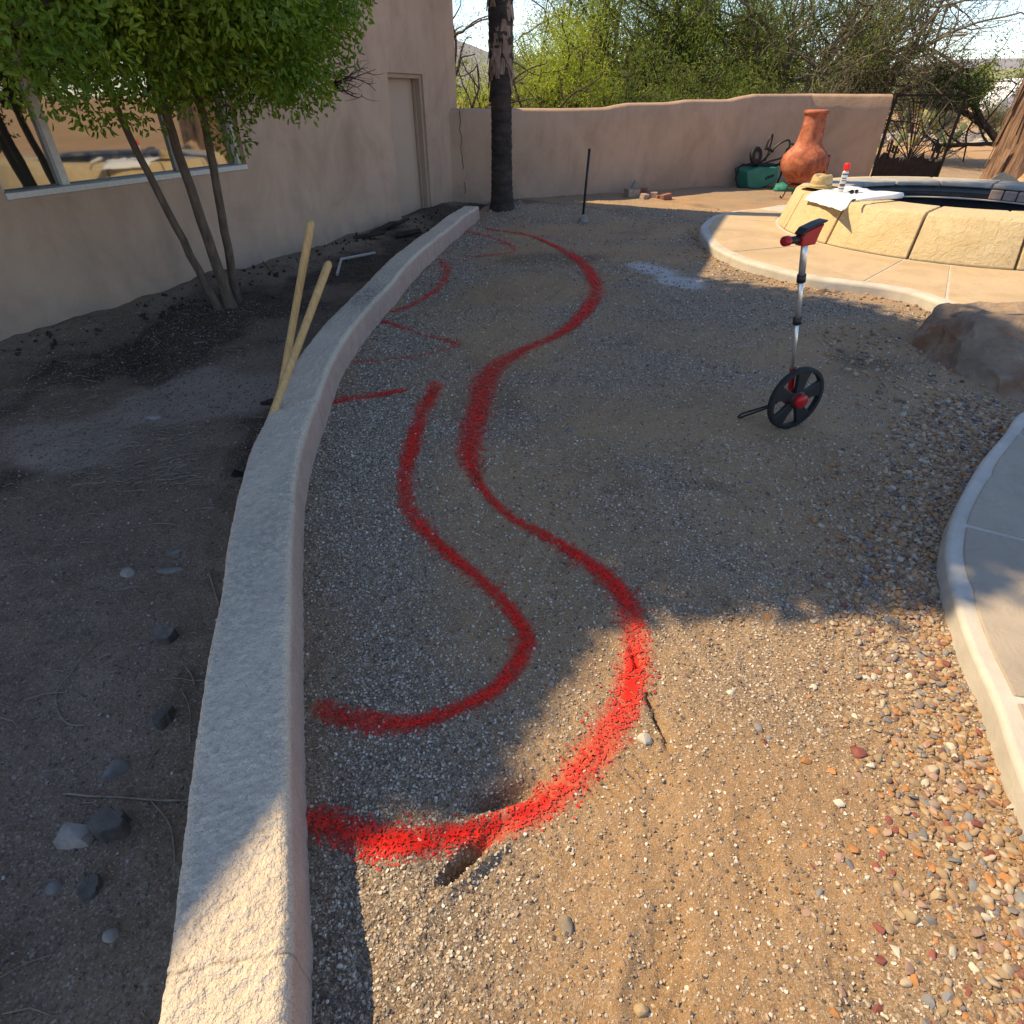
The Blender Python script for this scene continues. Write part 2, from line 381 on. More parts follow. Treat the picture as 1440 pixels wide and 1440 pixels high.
simple('van_paint', (.78, .79, .8), (.72, .73, .75), 3, .25)
simple('van_glass', (.02, .025, .03), rough=.06)
simple('cactus_green', (.20, .24, .085), (.11, .15, .05), 10, .6, bumps=[(60, .5, .004)])
simple('cactus_yellow', (.45, .42, .17), (.30, .30, .10), 10, .6, bumps=[(60, .5, .004)])
t = NT('hazy_mountain'); t.color(t.ramp(t.noise(.006, 6, .6, True), [(.3, (.19, .19, .22)), (.7, (.28, .265, .28))])).set(.95, spec=.1)  # muted grey-purple puts the distance haze into the rock colour
simple('hill_scrub', (.30, .29, .14), (.19, .21, .09), .2, .95, world=True)
simple('mulch_dark', (.06, .043, .032), (.02, .015, .012), 20, .95, bumps=[(60, .8, .006)])
t = NT('spray_paint')
c = t.ramp(t.noise(140, 4, .7), [(.25, (.45, .010, .006)), (.5, (.80, .016, .008)), (.8, (.88, .04, .018))])
c = t.mix(t.rng(t.attr('dens'), .2, 1, .5, 0), c, (.30, .10, .075))
t.color(c).set(.75, spec=.25); p = t.bump(t.noise(200, 4, .7), .8, .004); t.bump(t.voro(150), -.5, .004, p)

# ------------------------------------------------------------------ layout curves
CURB_Y = np.array([-2.0, -.6, .34, .72, 1.27, 2.25, 3.05, 4.0, 5.4, 7.0, 9.0, 10.15, 12.5])
CURB_X = np.array([.02, -.30, -.53, -.645, -.815, -1.085, -1.205, -1.285, -1.235, -1.10, -.82, -.625, -.2])
_cp = catmull(np.c_[CURB_X, CURB_Y], 12)
def curb_x(y): return np.interp(y, _cp[:, 1], _cp[:, 0])
HP0 = np.array([-.91, 11.75]); HD = np.array([-.3786, -.9256]); HN = np.array([.9256, -.3786])   # house wall: corner, direction, outward normal
def house_x(y): return HP0[0] + (y-HP0[1])/HD[1]*HD[0]

# paint strokes, traced in the photograph: px, py, width px
STROKES = [
 ('long outer red spray-paint curve winding from the curb toward the palm', [(436,1150,34),(470,1162,40),(500,1176,42),(545,1186,46),(600,1184,36),(660,1173,30),(720,1156,30),(775,1122,42),(815,1085,44),(850,1040,42),(876,1000,40),(890,950,38),(893,900,34),(882,850,32),(857,815,28),(815,780,24),(765,750,20),(720,725,16),(690,700,15),(672,675,18),(660,640,30),(665,605,32),(675,565,32),(683,535,34),(700,512,30),(740,490,20),(790,465,18),(820,440,20),(838,412,22),(831,385,18),(812,365,16),(790,351,12),(760,338,9),(735,330,7),(708,325,6),(680,321,5)]),
 ('inner red spray-paint curve hooking back toward the curb at its tip', [(455,998,26),(490,1013,26),(540,1020,24),(600,1015,22),(650,998,22),(700,970,24),(730,932,26),(740,900,26),(726,870,22),(692,830,20),(650,795,20),(610,760,22),(581,725,22),(570,695,20),(572,660,20),(580,625,22),(590,592,18),(602,566,20),(613,540,20)]),
 ('short straight red spray-paint dash touching the curb', [(460,566,16),(490,562,16),(520,558,15),(550,553,13),(570,549,9)]),
 ('faded red spray-paint hook curling toward the curb below the palm', [(622,365,14),(628,380,12),(620,400,13),(600,415,12),(570,430,11),(545,438,10),(525,444,14)]),
 ('faint red spray-paint line from the hook end out into the yard', [(525,446,14),(555,456,10),(590,468,8),(620,476,9),(645,483,14)]),
 ('very faint red speckled spray-paint line running back to the curb', [(642,486,9),(600,495,7),(560,503,6),(530,508,8),(500,511,9)]),
 ('thin red spray-paint diagonal starting by the far end of the curb', [(645,322,8),(670,329,9),(695,336,9),(715,345,9),(726,352,10)]),
 ('faded red spray-paint stub meeting the diagonal near the palm', [(724,354,9),(700,357,9),(675,359,6),(650,360,5)]),
]
STW = []
for lab, pts in STROKES:
    P = []; 
    for (px, py, w) in pts:
        q = at(px, py); dep = q[1]*cT+CAMH*sT
        P.append((q[0], q[1], w*dep/FPX/2))
    STW.append(catmull(P, 14))
def paint_amount(x, y):
    x = np.asarray(x, float); y = np.asarray(y, float); r = np.zeros(x.shape)
    wx = x + fbm(x, y, 14, 2, 5)*.02; wy = y+fbm(x, y, 14, 2, 9)*.02
    for k, C in enumerate(STW):
        sel = (x > C[:, 0].min()-.25) & (x < C[:, 0].max()+.25) & (y > C[:, 1].min()-.25) & (y < C[:, 1].max()+.25)
        if not sel.any(): continue
        xs, ys = wx[sel], wy[sel]; best = np.full(xs.shape, 9.)
        for (a, b, w) in C[::2]:
            best = np.minimum(best, np.sqrt((xs-a)**2+(ys-b)**2)/max(w, .012))
        am = np.clip(1.35-best*.75, 0, 1)*(1 if k < 3 else .62)
        r[sel] = np.maximum(r[sel], am)
    return r

# ------------------------------------------------------------------ ground heights
FOOT = [(.69, 1.49, 1.9), (.80, 1.62, 1.9), (.12, .98, .6), (.30, .93, .6), (.62, .72, 1.4), (.20, 1.9, 1.2), (-.2, 2.6, 1.4), (.55, 2.5, .4), (.92, 2.49, .3), (1.0, 2.9, 1.0), (-.55, 3.6, 1.3), (.3, 3.9, 1.1), (.9, 4.6, .6), (.1, 5.4, 1.3), (.75, .45, 1.5), (.35, .5, 1.2)]
def yard_h(x, y):
    x = np.asarray(x, float); y = np.asarray(y, float)
    h = fbm(x, y, .7, 3, 1)*.05 + fbm(x, y, 3.2, 4, 2)*.022 + fbm(x, y, 16, 3, 3)*.013 + fbm(x, y, 48, 2, 4)*.012
    # two scooped gouges with raised lips beside the paint
    h = h - .085*gauss(x, y, -.03, .88, .09, .03, .28) + .025*gauss(x, y, -.02, .835, .12, .022, .28)
    h = h - .085*gauss(x, y, -.118, .712, .07, .017, .75) + .034*gauss(x, y, -.098, .685, .10, .016, .72)
    # drag rut
    h = h - .045*gauss(x, y, .445, 1.2, .012, .2, .12)*(vnoise(x, y, 30, 8) > .38) - .012*gauss(x, y, .27, .45, .02, .12, -.3) + .012*gauss(x, y, .235, .45, .03, .12, -.3)
    for (fx, fy, a) in FOOT:                       # shoe prints: flat tread with a rim
        c, s = math.cos(a), math.sin(a); u = (x-fx)*c+(y-fy)*s; v = -(x-fx)*s+(y-fy)*c
        d = (u/.14)**2+(v/.052)**2
        h = h - .010*np.exp(-d**2) + .003*np.exp(-((d-1.5)/.5)**2) + .004*np.exp(-d**3)*np.sign(np.sin(u*2*math.pi/.026))*(d < 1.1)
    # tyre strip with fine ribs
    u = (x-.40)*.98-(y-.8)*.12; v = (y-.8); tr = np.exp(-(u/.05)**4)*sstep(-.5, -.3, v)*sstep(.22, .1, v)
    h = h - .008*tr + .0026*tr*np.sin((x*.9+y*.5)*2*math.pi/.011)
    h = h + .05*gauss(x, y, 1.22, 6.16, .32, .3) + .09*gauss(x, y, .55, 11.0, .9, .55) + .05*gauss(x, y, -.1, 10.7, .5, .4)
    h = h + .02*gauss(x, y, .92, 2.52, .12, .1) - .02*gauss(x, y, 1.05, 2.45, .1, .06) + .02*gauss(x, y, .6, 2.58, .25, .06)
    h = h + .06*sstep(10.5, 12.6, y-.45*x)*(x > -1)
    return h
def bed_h(x, y):
    x = np.asarray(x, float); y = np.asarray(y, float)
    dw = (x-house_x(y))*.9256
    h = -.06 + fbm(x, y, 1.1, 4, 21)*.09 + fbm(x, y, 5, 3, 22)*.04 + fbm(x, y, 22, 3, 23)*.02
    h = h + .12*np.exp(-(dw/.45)**2)*(.6+.9*vnoise(x, y, 1.6, 30))
    h = h - .10*gauss(x, y, -2.95, 4.5, .75, .16, -.95)*1.0 - .07*gauss(x, y, -2.9, 5.75, .5, .2, -1.0)
    h = h + .07*gauss(x, y, -2.55, 5.5, .45, .45)
    return h
def gh(x, y):
    return float(yard_h(np.array([x]), np.array([y]))[0]) if x > curb_x(y) else float(bed_h(np.array([x]), np.array([y]))[0])
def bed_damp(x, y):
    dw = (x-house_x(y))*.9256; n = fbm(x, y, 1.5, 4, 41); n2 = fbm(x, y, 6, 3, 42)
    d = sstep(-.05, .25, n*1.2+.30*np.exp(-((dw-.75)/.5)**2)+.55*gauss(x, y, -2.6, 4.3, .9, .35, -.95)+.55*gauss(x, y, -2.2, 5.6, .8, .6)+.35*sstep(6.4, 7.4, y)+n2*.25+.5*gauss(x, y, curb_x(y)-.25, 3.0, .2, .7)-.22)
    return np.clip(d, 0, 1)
def bed_pale(x, y):
    n = fbm(x, y, 2.2, 4, 51)
    return np.clip(sstep(.2, .5, gauss(x, y, -2.05, 3.7, .55, .42, .3)+.8*gauss(x, y, -2.6, 3.0, .5, .25, -.6)+n*.7)*.75, 0, 1)

def grid_sheet(name, ys, xfun, us, hf, mat, attrs):
    Y = np.repeat(ys[:, None], len(us), 1); X = xfun(Y, us[None, :])
    Z = hf(X, Y); V = np.c_[X.ravel(), Y.ravel(), Z.ravel()]
    n = len(us); r = len(ys)
    i = (np.arange(r-1)[:, None]*n+np.arange(n-1)[None, :]).ravel()
    F = np.c_[i, i+1, i+n+1, i+n]
    o = link_mesh(name, V, F, mat, smooth=True)
    for k, fn in attrs.items():
        a = o.data.attributes.new(k, 'FLOAT', 'POINT'); a.data.foreach_set('value', fn(X.ravel(), Y.ravel()).astype(np.float32))
    return structure(o)
def prog(a, b, d0, k):                      # progressive spacing
    out = [a]
    while out[-1] < b: out.append(out[-1]+d0+k*max(0, out[-1]-max(a, .4)))
    return np.array(out)
ys = np.concatenate([np.arange(-2, .2, .08), prog(.2, 13.5, .0075, .0052), np.arange(13.7, 21, .3)])
us = np.concatenate([np.linspace(0, 2.6, 255), prog(2.61, 14, .012, .06)])
def yard_x(Y, u): return curb_x(np.minimum(Y, 12.4))+u*1.0
def yard_edge(x, y): return yard_h(x, y) - .16*np.maximum(np.maximum(sstep(18.5, 20.5, y), sstep(11.0, 13.2, x)), sstep(-1.4, -2, y))
def yard_damp(x, y):
    n = fbm(x, y, 1.2, 4, 61)
    return np.clip(sstep(.12, .40, n-.5*gauss(x, y, .6, .6, 1.2, .9)+.45*gauss(x, y, .45, 11.2, 1.2, .6)+.35*gauss(x, y, 1.0, 2.48, .14, .08)+.2*gauss(x, y, -.1, 5.2, .9, 1.6)+.25*gauss(x, y, .55, 2.6, .4, .12))*.7, 0, 1)
def yard_chalk(x, y):
    n = fbm(x, y, 6, 3, 71)
    return np.clip(sstep(.25, .75, gauss(x, y, 1.75, 6.35, .26, .22, .2)+.85*gauss(x, y, 1.55, 7.0, .24, .6, .35)+n*.7), 0, 1)*(.55)*((x > .9) & (x < 2.6) & (y > 5.6) & (y < 8.2))
def yard_grav(x, y):
    g_ = .24+1.5*fbm(x, y, 1.3, 4, 300)+.65*np.exp(-((x-curb_x(y)-.35)/.38)**2)+.08*sstep(2.4, 4.5, y)
    g_ = g_ - .35*np.exp(-((x-.38)/.1)**2)*(y < 1.0) + .5*gauss(x, y, 1.22, 6.16, .3, .25) - .25*gauss(x, y, .1, 5, .8, 1.6) - .15*gauss(x, y, .5, .8, .7, 1.)
    return np.clip(g_, .0, 1)
yard = grid_sheet('yard_ground', ys, yard_x, us, yard_edge, 'yard_sand', dict(paint=paint_amount, damp=yard_damp, chalk=yard_chalk, grav=yard_grav))
bys = np.concatenate([np.arange(-2, .3, .1), prog(.3, 12.4, .016, .008)]); bus = np.linspace(0, 1, 190)
bed = grid_sheet('garden_bed_soil', bys, lambda Y, u: (house_x(Y)-.15)*(1-u)+curb_x(Y)*u, bus, bed_h, 'bed_soil', dict(damp=bed_damp, pale=bed_pale))
# wide desert ground to the horizon, rising slightly
dys = np.concatenate([[-400, -100, -40, -15, -6, -2], np.arange(0, 24, 2.), np.arange(24, 80, 3), [90, 120, 170, 260, 420, 700, 1200, 2400, 5000]])
dxs = np.concatenate([[-5000, -2000, -800, -300, -100, -50, -25], np.arange(-15, 60, 2.5), [70, 100, 180, 300, 800, 2000, 5000]])
def desert_h(x, y): return -.5 + .47*sstep(15, 19, y) + .4*sstep(19, 45, y) + fbm(x, y, .25, 3, 81)*.08*sstep(15, 25, y)
desert = grid_sheet('desert_ground', dys, lambda Y, u: u+Y*0, dxs, desert_h, 'desert_dirt', {})
def dz(x, y): return float(desert_h(np.array([x]), np.array([y]))[0])

# ------------------------------------------------------------------ curb wall
rows = np.concatenate([np.arange(-1.6, .25, .05), np.arange(.25, .9, .004), prog(.9, 10.13, .007, .004)])
rows = rows[rows < 10.14]
hw, ch = .12, .2
prof = [(-hw, -.12), (-hw, -.02), (-hw, .08), (-hw, .16), (-hw+.006, .187), (-hw+.02, .199)] + [(-hw+.02+(2*hw-.04)*k/22, .2) for k in range(1, 22)] + [(hw-.02, .199), (hw-.006, .187), (hw, .16), (hw+.002, .11), (hw+.003, .05), (hw+.004, 0), (hw+.005, -.06), (hw+.005, -.14)]
prof = np.array(prof); npf = len(prof)
cx = curb_x(rows); tx = np.gradient(cx, rows); nrm = np.c_[np.ones_like(tx), -tx]/np.sqrt(1+tx*tx)[:, None]
V = np.zeros((len(rows), npf, 3))
wob = fbm(rows, rows*0, 2.0, 3, 91)*.018; wob2 = fbm(rows, rows*0+5, 1.6, 3, 92)*.018*np.clip(rows/5, 0, 1.6); hb = fbm(rows, rows*0+9, 1.1, 3, 93)*.02*np.clip(rows/4, .3, 2)
for j, (o, z) in enumerate(prof):
    off = o+np.where(o < 0, wob, wob2)
    V[:, j, 0] = cx+nrm[:, 0]*off; V[:, j, 1] = rows+nrm[:, 1]*off; V[:, j, 2] = z+(hb if z > .05 else 0)
X, Y = V[..., 0].copy(), V[..., 1].copy()
top = (np.abs(prof[:, 0]) < hw-.004)[None, :] & (prof[:, 1] > .15)[None, :]
st = fbm(X, Y, 75, 2, 95)*.013 + fbm(X, Y, 14, 3, 96)*.004
V[..., 2] += np.where(top, st, 0)
V[..., 0] += np.where(~top, fbm(Y, V[..., 2], 40, 3, 97)*.008, 0)
ca, cb = at(235, 1368, .2), at(415, 1328, .2); cd = (cb-ca)[:2]; cl = np.hypot(*cd); cd /= cl; cn = np.array([-cd[1], cd[0]])
uu = (X-ca[0])*cd[0]+(Y-ca[1])*cd[1]; dd = np.abs((X-ca[0])*cn[0]+(Y-ca[1])*cn[1]+fbm(uu, uu*0, 22, 3, 99)*.03)
crack = np.where((uu > -.02) & (uu < cl+.02), np.clip(1-dd/.0024, 0, 1)*.7, 0)
for (pa2, pb2) in (((330, 712), (425, 700)), ((388, 575), (455, 560)), ((262, 1130), (300, 1128))):
    a2, b2 = at(*pa2, .2), at(*pb2, .2); d2 = (b2-a2)[:2]; l2 = np.hypot(*d2); d2 /= l2; n2 = np.array([-d2[1], d2[0]]); u2 = (X-a2[0])*d2[0]+(Y-a2[1])*d2[1]
    e2 = np.abs((X-a2[0])*n2[0]+(Y-a2[1])*n2[1]+fbm(u2, u2*0, 22, 3, 98)*.03); crack = np.maximum(crack, np.where((u2 > 0) & (u2 < l2), np.clip(1-e2/.004, 0, 1)*.35, 0))
V[..., 2] -= crack*.004
r, n = len(rows), npf
i = (np.arange(r-1)[:, None]*n+np.arange(n-1)[None, :]).ravel(); F = np.c_[i, i+1, i+n+1, i+n]
VV = V.reshape(-1, 3)
curb = link_mesh('curb_wall', VV, F, 'stucco_curb', smooth=True)
endc = MB(); e0 = [tuple(p) for p in V[-1]]; endc.add(e0, [tuple(range(npf))[::-1]])
side = np.repeat(((prof[:, 1] < .17) & (prof[:, 0] > 0))[None, :], r, 0).astype(float)
stain = gauss(X, Y, curb_x(5.2), 5.15, .12, .35)+gauss(X, Y, curb_x(1.7), 1.6, .1, .5)*.4
for k, a_ in dict(side=side, crack=crack, stain=stain).items():
    a = curb.data.attributes.new(k, 'FLOAT', 'POINT'); a.data.foreach_set('value', a_.ravel().astype(np.float32))
tag(curb, 'long low curved stucco curb wall dividing soil bed from gravel yard', 'curb wall')
ce = endc.build('end_face', 'concrete_pale', curb)

# ------------------------------------------------------------------ house
house = thing('house', 'mauve stucco house with a wide window and a plain side door', 'house', (HP0[0], HP0[1], 0))
def hp(s, z, off=0):                        # house wall coordinates -> local point
    q = HD*s+HN*off; return (q[0], q[1], z)
def wall_rect(mb, s0, s1, z0, z1, o0=-.28, o1=0.):
    v = [hp(s, z, o) for o in (o0, o1) for s in (s0, s1) for z in (z0, z1)]
    mb.add(v, [(0,1,3,2),(4,6,7,5),(0,4,5,1),(2,3,7,6),(0,2,6,4),(1,5,7,3)])
DS0, DS1, DZ0, DZ1 = 1.06, 2.02, -.02, 1.84
WS0, WS1, WZ0, WZ1 = 4.95, 7.42, .95, 2.05
TALL, LOW, SPL = 5.95, 5.95, 4.3
mb = MB()
S = [-.02, DS0, DS1, SPL, WS0, WS1, 11.5]
for a, b, z0, z1 in [(-.02, DS0, -.4, TALL), (DS0, DS1, DZ1, TALL), (DS0, DS1, -.4, DZ0-.02), (DS1, SPL, -.4, TALL), (SPL, WS0, -.4, LOW), (WS0, WS1, -.4, WZ0), (WS0, WS1, WZ1, LOW), (WS1, 11.5, -.4, LOW)]:
    wall_rect(mb, a, b, z0, z1)
hw_ = mb.build('wall', 'stucco_house', house)
m = hw_.modifiers.new('weld', 'WELD'); m.merge_threshold = .001
mb = MB()   # end walls, back and roofs
wall_rect(mb, -.02, .26, -.4, TALL, -7, -.281); wall_rect(mb, 11.22, 11.5, -.4, LOW, -7, -.281)
wall_rect(mb, .26, SPL, TALL-.6, TALL-.4, -7, -.281); wall_rect(mb, SPL, 11.22, LOW-.4, LOW-.2, -7, -.281)
wall_rect(mb, .26, 11.22, -.4, LOW-.41, -7, -6.8)
mb.build('rear_wall', 'stucco_house', house)
dr = MB(); wall_rect(dr, DS0+.055, DS1-.055, DZ0+.012, DZ1-.055, -.20, -.16); dro = dr.build('door', 'door_paint', house)
dk = MB(); dk.lathe([(.0, 0), (.028, 0), (.028, .01), (.012, .014), (.012, .04), (.03, .052), (.03, .07), (.018, .082), (0, .084)], 14)
dko = dk.build('handle', 'light_iron', dro, True); dko.rotation_euler = (math.pi/2, 0, math.atan2(HN[1], HN[0])+math.pi/2); dko.location = hp(DS1-.12, .88, -.16)
dk = MB(); wall_rect(dk, DS0+.05, DS1-.05, DZ0-.015, DZ0+.008, -.24, -.01); dk.build('threshold', 'light_iron', house)
fr = MB(); wall_rect(fr, DS0+.002, DS0+.055, DZ0, DZ1-.002, -.24, -.03); wall_rect(fr, DS1-.055, DS1-.002, DZ0, DZ1-.002, -.24, -.03); wall_rect(fr, DS0+.055, DS1-.055, DZ1-.055, DZ1-.002, -.24, -.03)
wall_rect(fr, DS0+.055, DS0+.075, DZ0, DZ1-.055, -.155, -.11)
bevel(fr.build('door_frame', 'door_frame', house), .006)
wroot = MB(); wall_rect(wroot, WS0+.002, WS1-.002, WZ0+.002, WZ0+.045, -.2, .012); wall_rect(wroot, WS0+.002, WS1-.002, WZ1-.045, WZ1-.002, -.2, -.06)
wall_rect(wroot, WS0+.002, WS0+.045, WZ0+.045, WZ1-.045, -.2, -.06); wall_rect(wroot, WS1-.045, WS1-.002, WZ0+.045, WZ1-.045, -.2, -.06)
win = bevel(wroot.build('window', 'window_alu', house), .004)
MUL = [5.72, 6.88]
for s_ in MUL:
    q = MB(); wall_rect(q, s_-.03, s_+.03, WZ0+.045, WZ1-.045, -.17, -.075); bevel(q.build('mullion', 'window_alu', win), .004)
edges = [WS0+.045]+sum([[s_-.03, s_+.03] for s_ in MUL], [])+[WS1-.045]
for k in range(3):
    q = MB(); wall_rect(q, edges[2*k], edges[2*k+1], WZ0+.045, WZ1-.045, -.125, -.118); q.build('pane', 'window_glass', win)
q = MB(); wall_rect(q, WS0-.6, WS1+.4, .3, 2.4, -1.6, -1.55); q.build('room_back', 'room_dark', house)

# ------------------------------------------------------------------ boundary wall with stepped top
def wall_run(name, P0, P1, tops, th, parent, end_cap=True):
    P0 = np.array(P0); P1 = np.array(P1); L = np.hypot(*(P1-P0)); d = (P1-P0)/L; nn = np.array([d[1], -d[0]])
    S = np.unique(np.r_[np.arange(0, L, .07), L]); Z = np.interp(S, [a for a, _ in tops], [b for _, b in tops])
    pr = [(-th/2, -.3, 0), (-th/2, .3, 0), (-th/2, .75, 0), (-th/2, 1, -.05), (-th/2+.02, 1, -.02), (-th/2+.06, 1, 0), (0, 1, .006), (th/2-.06, 1, 0), (th/2-.02, 1, -.02), (th/2, 1, -.05), (th/2, .75, 0), (th/2, .3, 0), (th/2, -.3, 0)]
    V = np.zeros((len(S), len(pr), 3))
    for j, (o, k, a) in enumerate(pr):
        z = np.where(k > 0, k*Z+a, k) if k > 0 else np.full(len(S), -.4)
        oo = o+fbm(S, z*1.0+j*.0, .9, 3, 101)*.03
        V[:, j, 0] = P0[0]+d[0]*S+nn[0]*oo; V[:, j, 1] = P0[1]+d[1]*S+nn[1]*oo; V[:, j, 2] = z+(fbm(S, S*0, 1.5, 3, 102)*.015 if k == 1 else 0)
    n = len(pr); r = len(S); i = (np.arange(r-1)[:, None]*n+np.arange(n-1)[None, :]).ravel()
    F = [tuple(q) for q in np.c_[i, i+1, i+n+1, i+n]]+[tuple(range(n)), tuple((r-1)*n+k for k in range(n))[::-1]]
    return link_mesh(name, V.reshape(-1, 3), F, 'stucco_wall', parent, True)
gw = thing('garden_wall', 'tall mauve stucco boundary wall with a stepped top behind the yard', 'wall', (-.9, 11.6, 0))
L1 = math.hypot(6.2+.87, 14.95-11.66)
def offs(o): o.location = (.9, -11.6, 0); return o
T1 = [(0, 1.41), (1.95, 1.40), (2.75, 1.405), (3.05, 1.45), (3.25, 1.47), (4.1, 1.475), (4.35, 1.50), (4.55, 1.52), (5.6, 1.52), (5.85, 1.56), (6.2, 1.61), (L1, 1.61)]
o1 = smooth_by_angle(offs(wall_run('wall_section', (-1.10, 11.553), (6.2, 14.95), [(max(0, a+.25 if a else 0), b) for a, b in T1], .2, gw)), 50)
o2 = smooth_by_angle(offs(wall_run('wall_section', (6.12, 14.93), (7.74, 14.74), [(0, 1.615), (2, 1.60)], .2, gw)), 50)
# dark settling crack beside the house corner
q = MB(); P = [(-.845+.012*math.sin(k*1.7)+.03*(k/14)-.0, 11.665-.11+.014*(k/14), 1.40-1.25*k/14) for k in range(15)]
P = [(p[0]+.02*random.uniform(-1, 1), p[1], p[2]) for p in P]
crk = q.tube([(p[0]+.9, p[1]-11.6, p[2]) for p in P], .004, 4).build('crack', 'mulch_dark', gw)

# ------------------------------------------------------------------ iron gate
gate = thing('iron_gate', 'dark iron desert-scene gate with fan of rods and cut-out skyline', 'gate', (7.8, 14.66, .03), math.atan2(-.08, 1.33))
GW, GH = 1.36, 1.55
q = MB()
for x in (0, GW): q.box((x, 0, GH/2), (.045, .045, GH))
q.box((GW/2, 0, GH+.012), (GW+.045, .045, .04)); q.box((GW/2, 0, .03), (GW-.05, .03, .035)); q.build('frame', 'rusty_iron', gate)
q = MB(); xs = np.linspace(.03, GW-.03, 42); zt = .43+.05*np.sin(xs*9)+np.abs(fbm(xs, xs*0, 12, 3, 110))*.32
poly = [(.03, .06)]+[(x, z) for x, z in zip(xs, zt)]+[(GW-.03, .06)]
v = [(x, -.006, z) for x, z in poly]+[(x, .006, z) for x, z in poly]; n = len(poly)
q.add(v, [tuple(range(n)), tuple(range(n, 2*n))[::-1]]+[(k, (k+1) % n, n+(k+1) % n, n+k) for k in range(n)]); q.build('skyline_panel', 'rusty_iron', gate)
for k, (x1, z1) in enumerate([(.06, .95), (.15, 1.25), (.29, 1.45), (.43, 1.52), (.74, 1.5), (1.1, 1.5), (1.3, 1.33), (1.31, 1.08), (.10, 1.12), (.22, 1.35), (.36, 1.5), (.5, 1.52), (.62, 1.45), (.88, 1.54), (1.0, 1.42), (1.22, 1.46), (1.3, 1.2), (1.32, .95), (1.32, .72), (.05, .8)]):
    x0, z0 = .66+.02*(k % 3-1), .42; bend = .08*(x1-.66)
    P = [(x0+(x1-x0)*t_-(bend*math.sin(t_*math.pi)), .012*(k % 2), z0+(z1-z0)*t_) for t_ in np.linspace(0, 1, 7)]
    MB().tube(P, .009, 6).build('rod', 'light_iron' if k in (4, 5, 6, 7, 9) else 'rusty_iron', gate)
for (x, h_) in ((.2, .34), (.33, .24), (1.12, .36), (1.22, .26)):      # little cut-out saguaros
    q = MB(); q.box((x, 0, .45+h_/2), (.05, .012, h_)); q.box((x-.055, 0, .5+h_*.55), (.03, .012, h_*.4)); q.box((x+.055, 0, .5+h_*.4), (.03, .012, h_*.4)); q.box((x, 0, .5+h_*.3), (.13, .011, .03))
    q.build('saguaro_cutout', 'rusty_iron', gate)

# ------------------------------------------------------------------ spa ledge, spa, right slab
def offset_poly(P, d):
    P = np.asarray(P, float); t = np.gradient(P, axis=0); n = np.c_[t[:, 1], -t[:, 0]]; n /= np.linalg.norm(n, axis=1)[:, None]; return P+n*d
def bullnose(name, edge, rest, z1, z0, rad, mat, parent=None):
    # edge: visible curved boundary (slab lies to its right), rest: closing points
    poly = [tuple(p) for p in edge]+[tuple(p) for p in rest]
    q = MB().prism(poly, z0, z1); o = q.build(name, mat, parent); bevel(o, rad, 4); return smooth_by_angle(o, 50)
LZ = .11
led = [at(x, y, LZ)[:2] for x, y in [(1062, 293.5), (1030, 296.5), (1003, 303), (987, 315), (986, 325), (1000, 344), (1030, 360), (1062, 371), (1130, 388), (1195, 397), (1250, 404), (1290, 413), (1330, 427), (1385, 441), (1440, 456)]]
led = catmull(led, 6)
ledge_rest = [(4.3, 4.0), (4.8, 3.7), (12, 3.7), (12, 11.5), (5.2, 11.2), (4.4, 10.9)]
ledge = structure(bullnose('spa_terrace', led, ledge_rest, LZ, -.25, .03, 'concrete_pale'))
SC, RO, RI, SH = np.array([5.85, 8.5]), 2.04, 1.42, .56
RB = 2.2
# terrace flagstones: radial pieces between the rim strip and the spa foot
inn = offset_poly(led, .10)
if np.hypot(*(inn[40]-SC)) > np.hypot(*(led[40]-SC)): inn = offset_poly(led, -.10)
js = [0, 14, 34, 56, 70, len(inn)-1]
def inset(poly, d):
    c = np.mean(poly, 0); return [tuple(np.array(p)+(c-np.array(p))/max(np.linalg.norm(c-np.array(p)), 1e-6)*d) for p in poly]
def spa_foot(p): v = p-SC; return SC+v/np.hypot(*v)*(RB+.03)
for a, b in zip(js[:-1], js[1:]):
    seg = inn[a:b+1]; 
    inner = [spa_foot(p) for p in seg[::-1]] if b < len(inn)-1 else [np.array((6.5, 6.2)), np.array((5.5, 6.25)), spa_foot(seg[0])]
    poly = inset([tuple(p) for p in seg]+[tuple(p) for p in inner], .018)
    o = MB().prism(poly, LZ-.02, LZ+.006).build('flagstone', 'flagstone', ledge); bevel(o, .005)
spa = thing('raised_spa', 'round raised spa with battered tan stone panels and wide rim', 'spa', (SC[0], SC[1], LZ))
NSEG = 14; dth = 2*math.pi/NSEG; th0 = math.radians(-133.5)
def ring_piece(name, th_a, th_b, pr, mat, nsub=10, seed=0):
    q = MB(); v = []; n = len(pr)
    for k in range(nsub+1):
        th_ = th_a+(th_b-th_a)*k/nsub
        for (rr, z) in pr: v.append((rr*math.cos(th_), rr*math.sin(th_), z))
    f = [(k*n+j, k*n+(j+1) % n, (k+1)*n+(j+1) % n, (k+1)*n+j) for k in range(nsub) for j in range(n)]
    f += [tuple(range(n))[::-1], tuple(nsub*n+j for j in range(n))]
    o = q.add(v, f).build(name, mat, spa); bevel(o, .014, 3); return smooth_by_angle(o, 50)
zt = SH-LZ
for k in range(NSEG):
    a, b = th0+k*dth+.006, th0+(k+1)*dth-.006
    ring_piece('face_panel', a, b, [(RB-.01, .004), (RB+.0, .012), (RO+.03, zt-.035), (RO-.02, zt), (RO-.16, zt), (RO-.16, .004)], 'spa_stone')
    ring_piece('rim_stone', a+.002, b-.002, [(RO-.155, zt-.06), (RO-.155, zt+.004), (RI, zt+.002), (RI-.015, zt-.02), (RI-.015, zt-.06)], 'spa_stone' if k in (12, 13, 0, 1, 2) else 'rim_shaded')
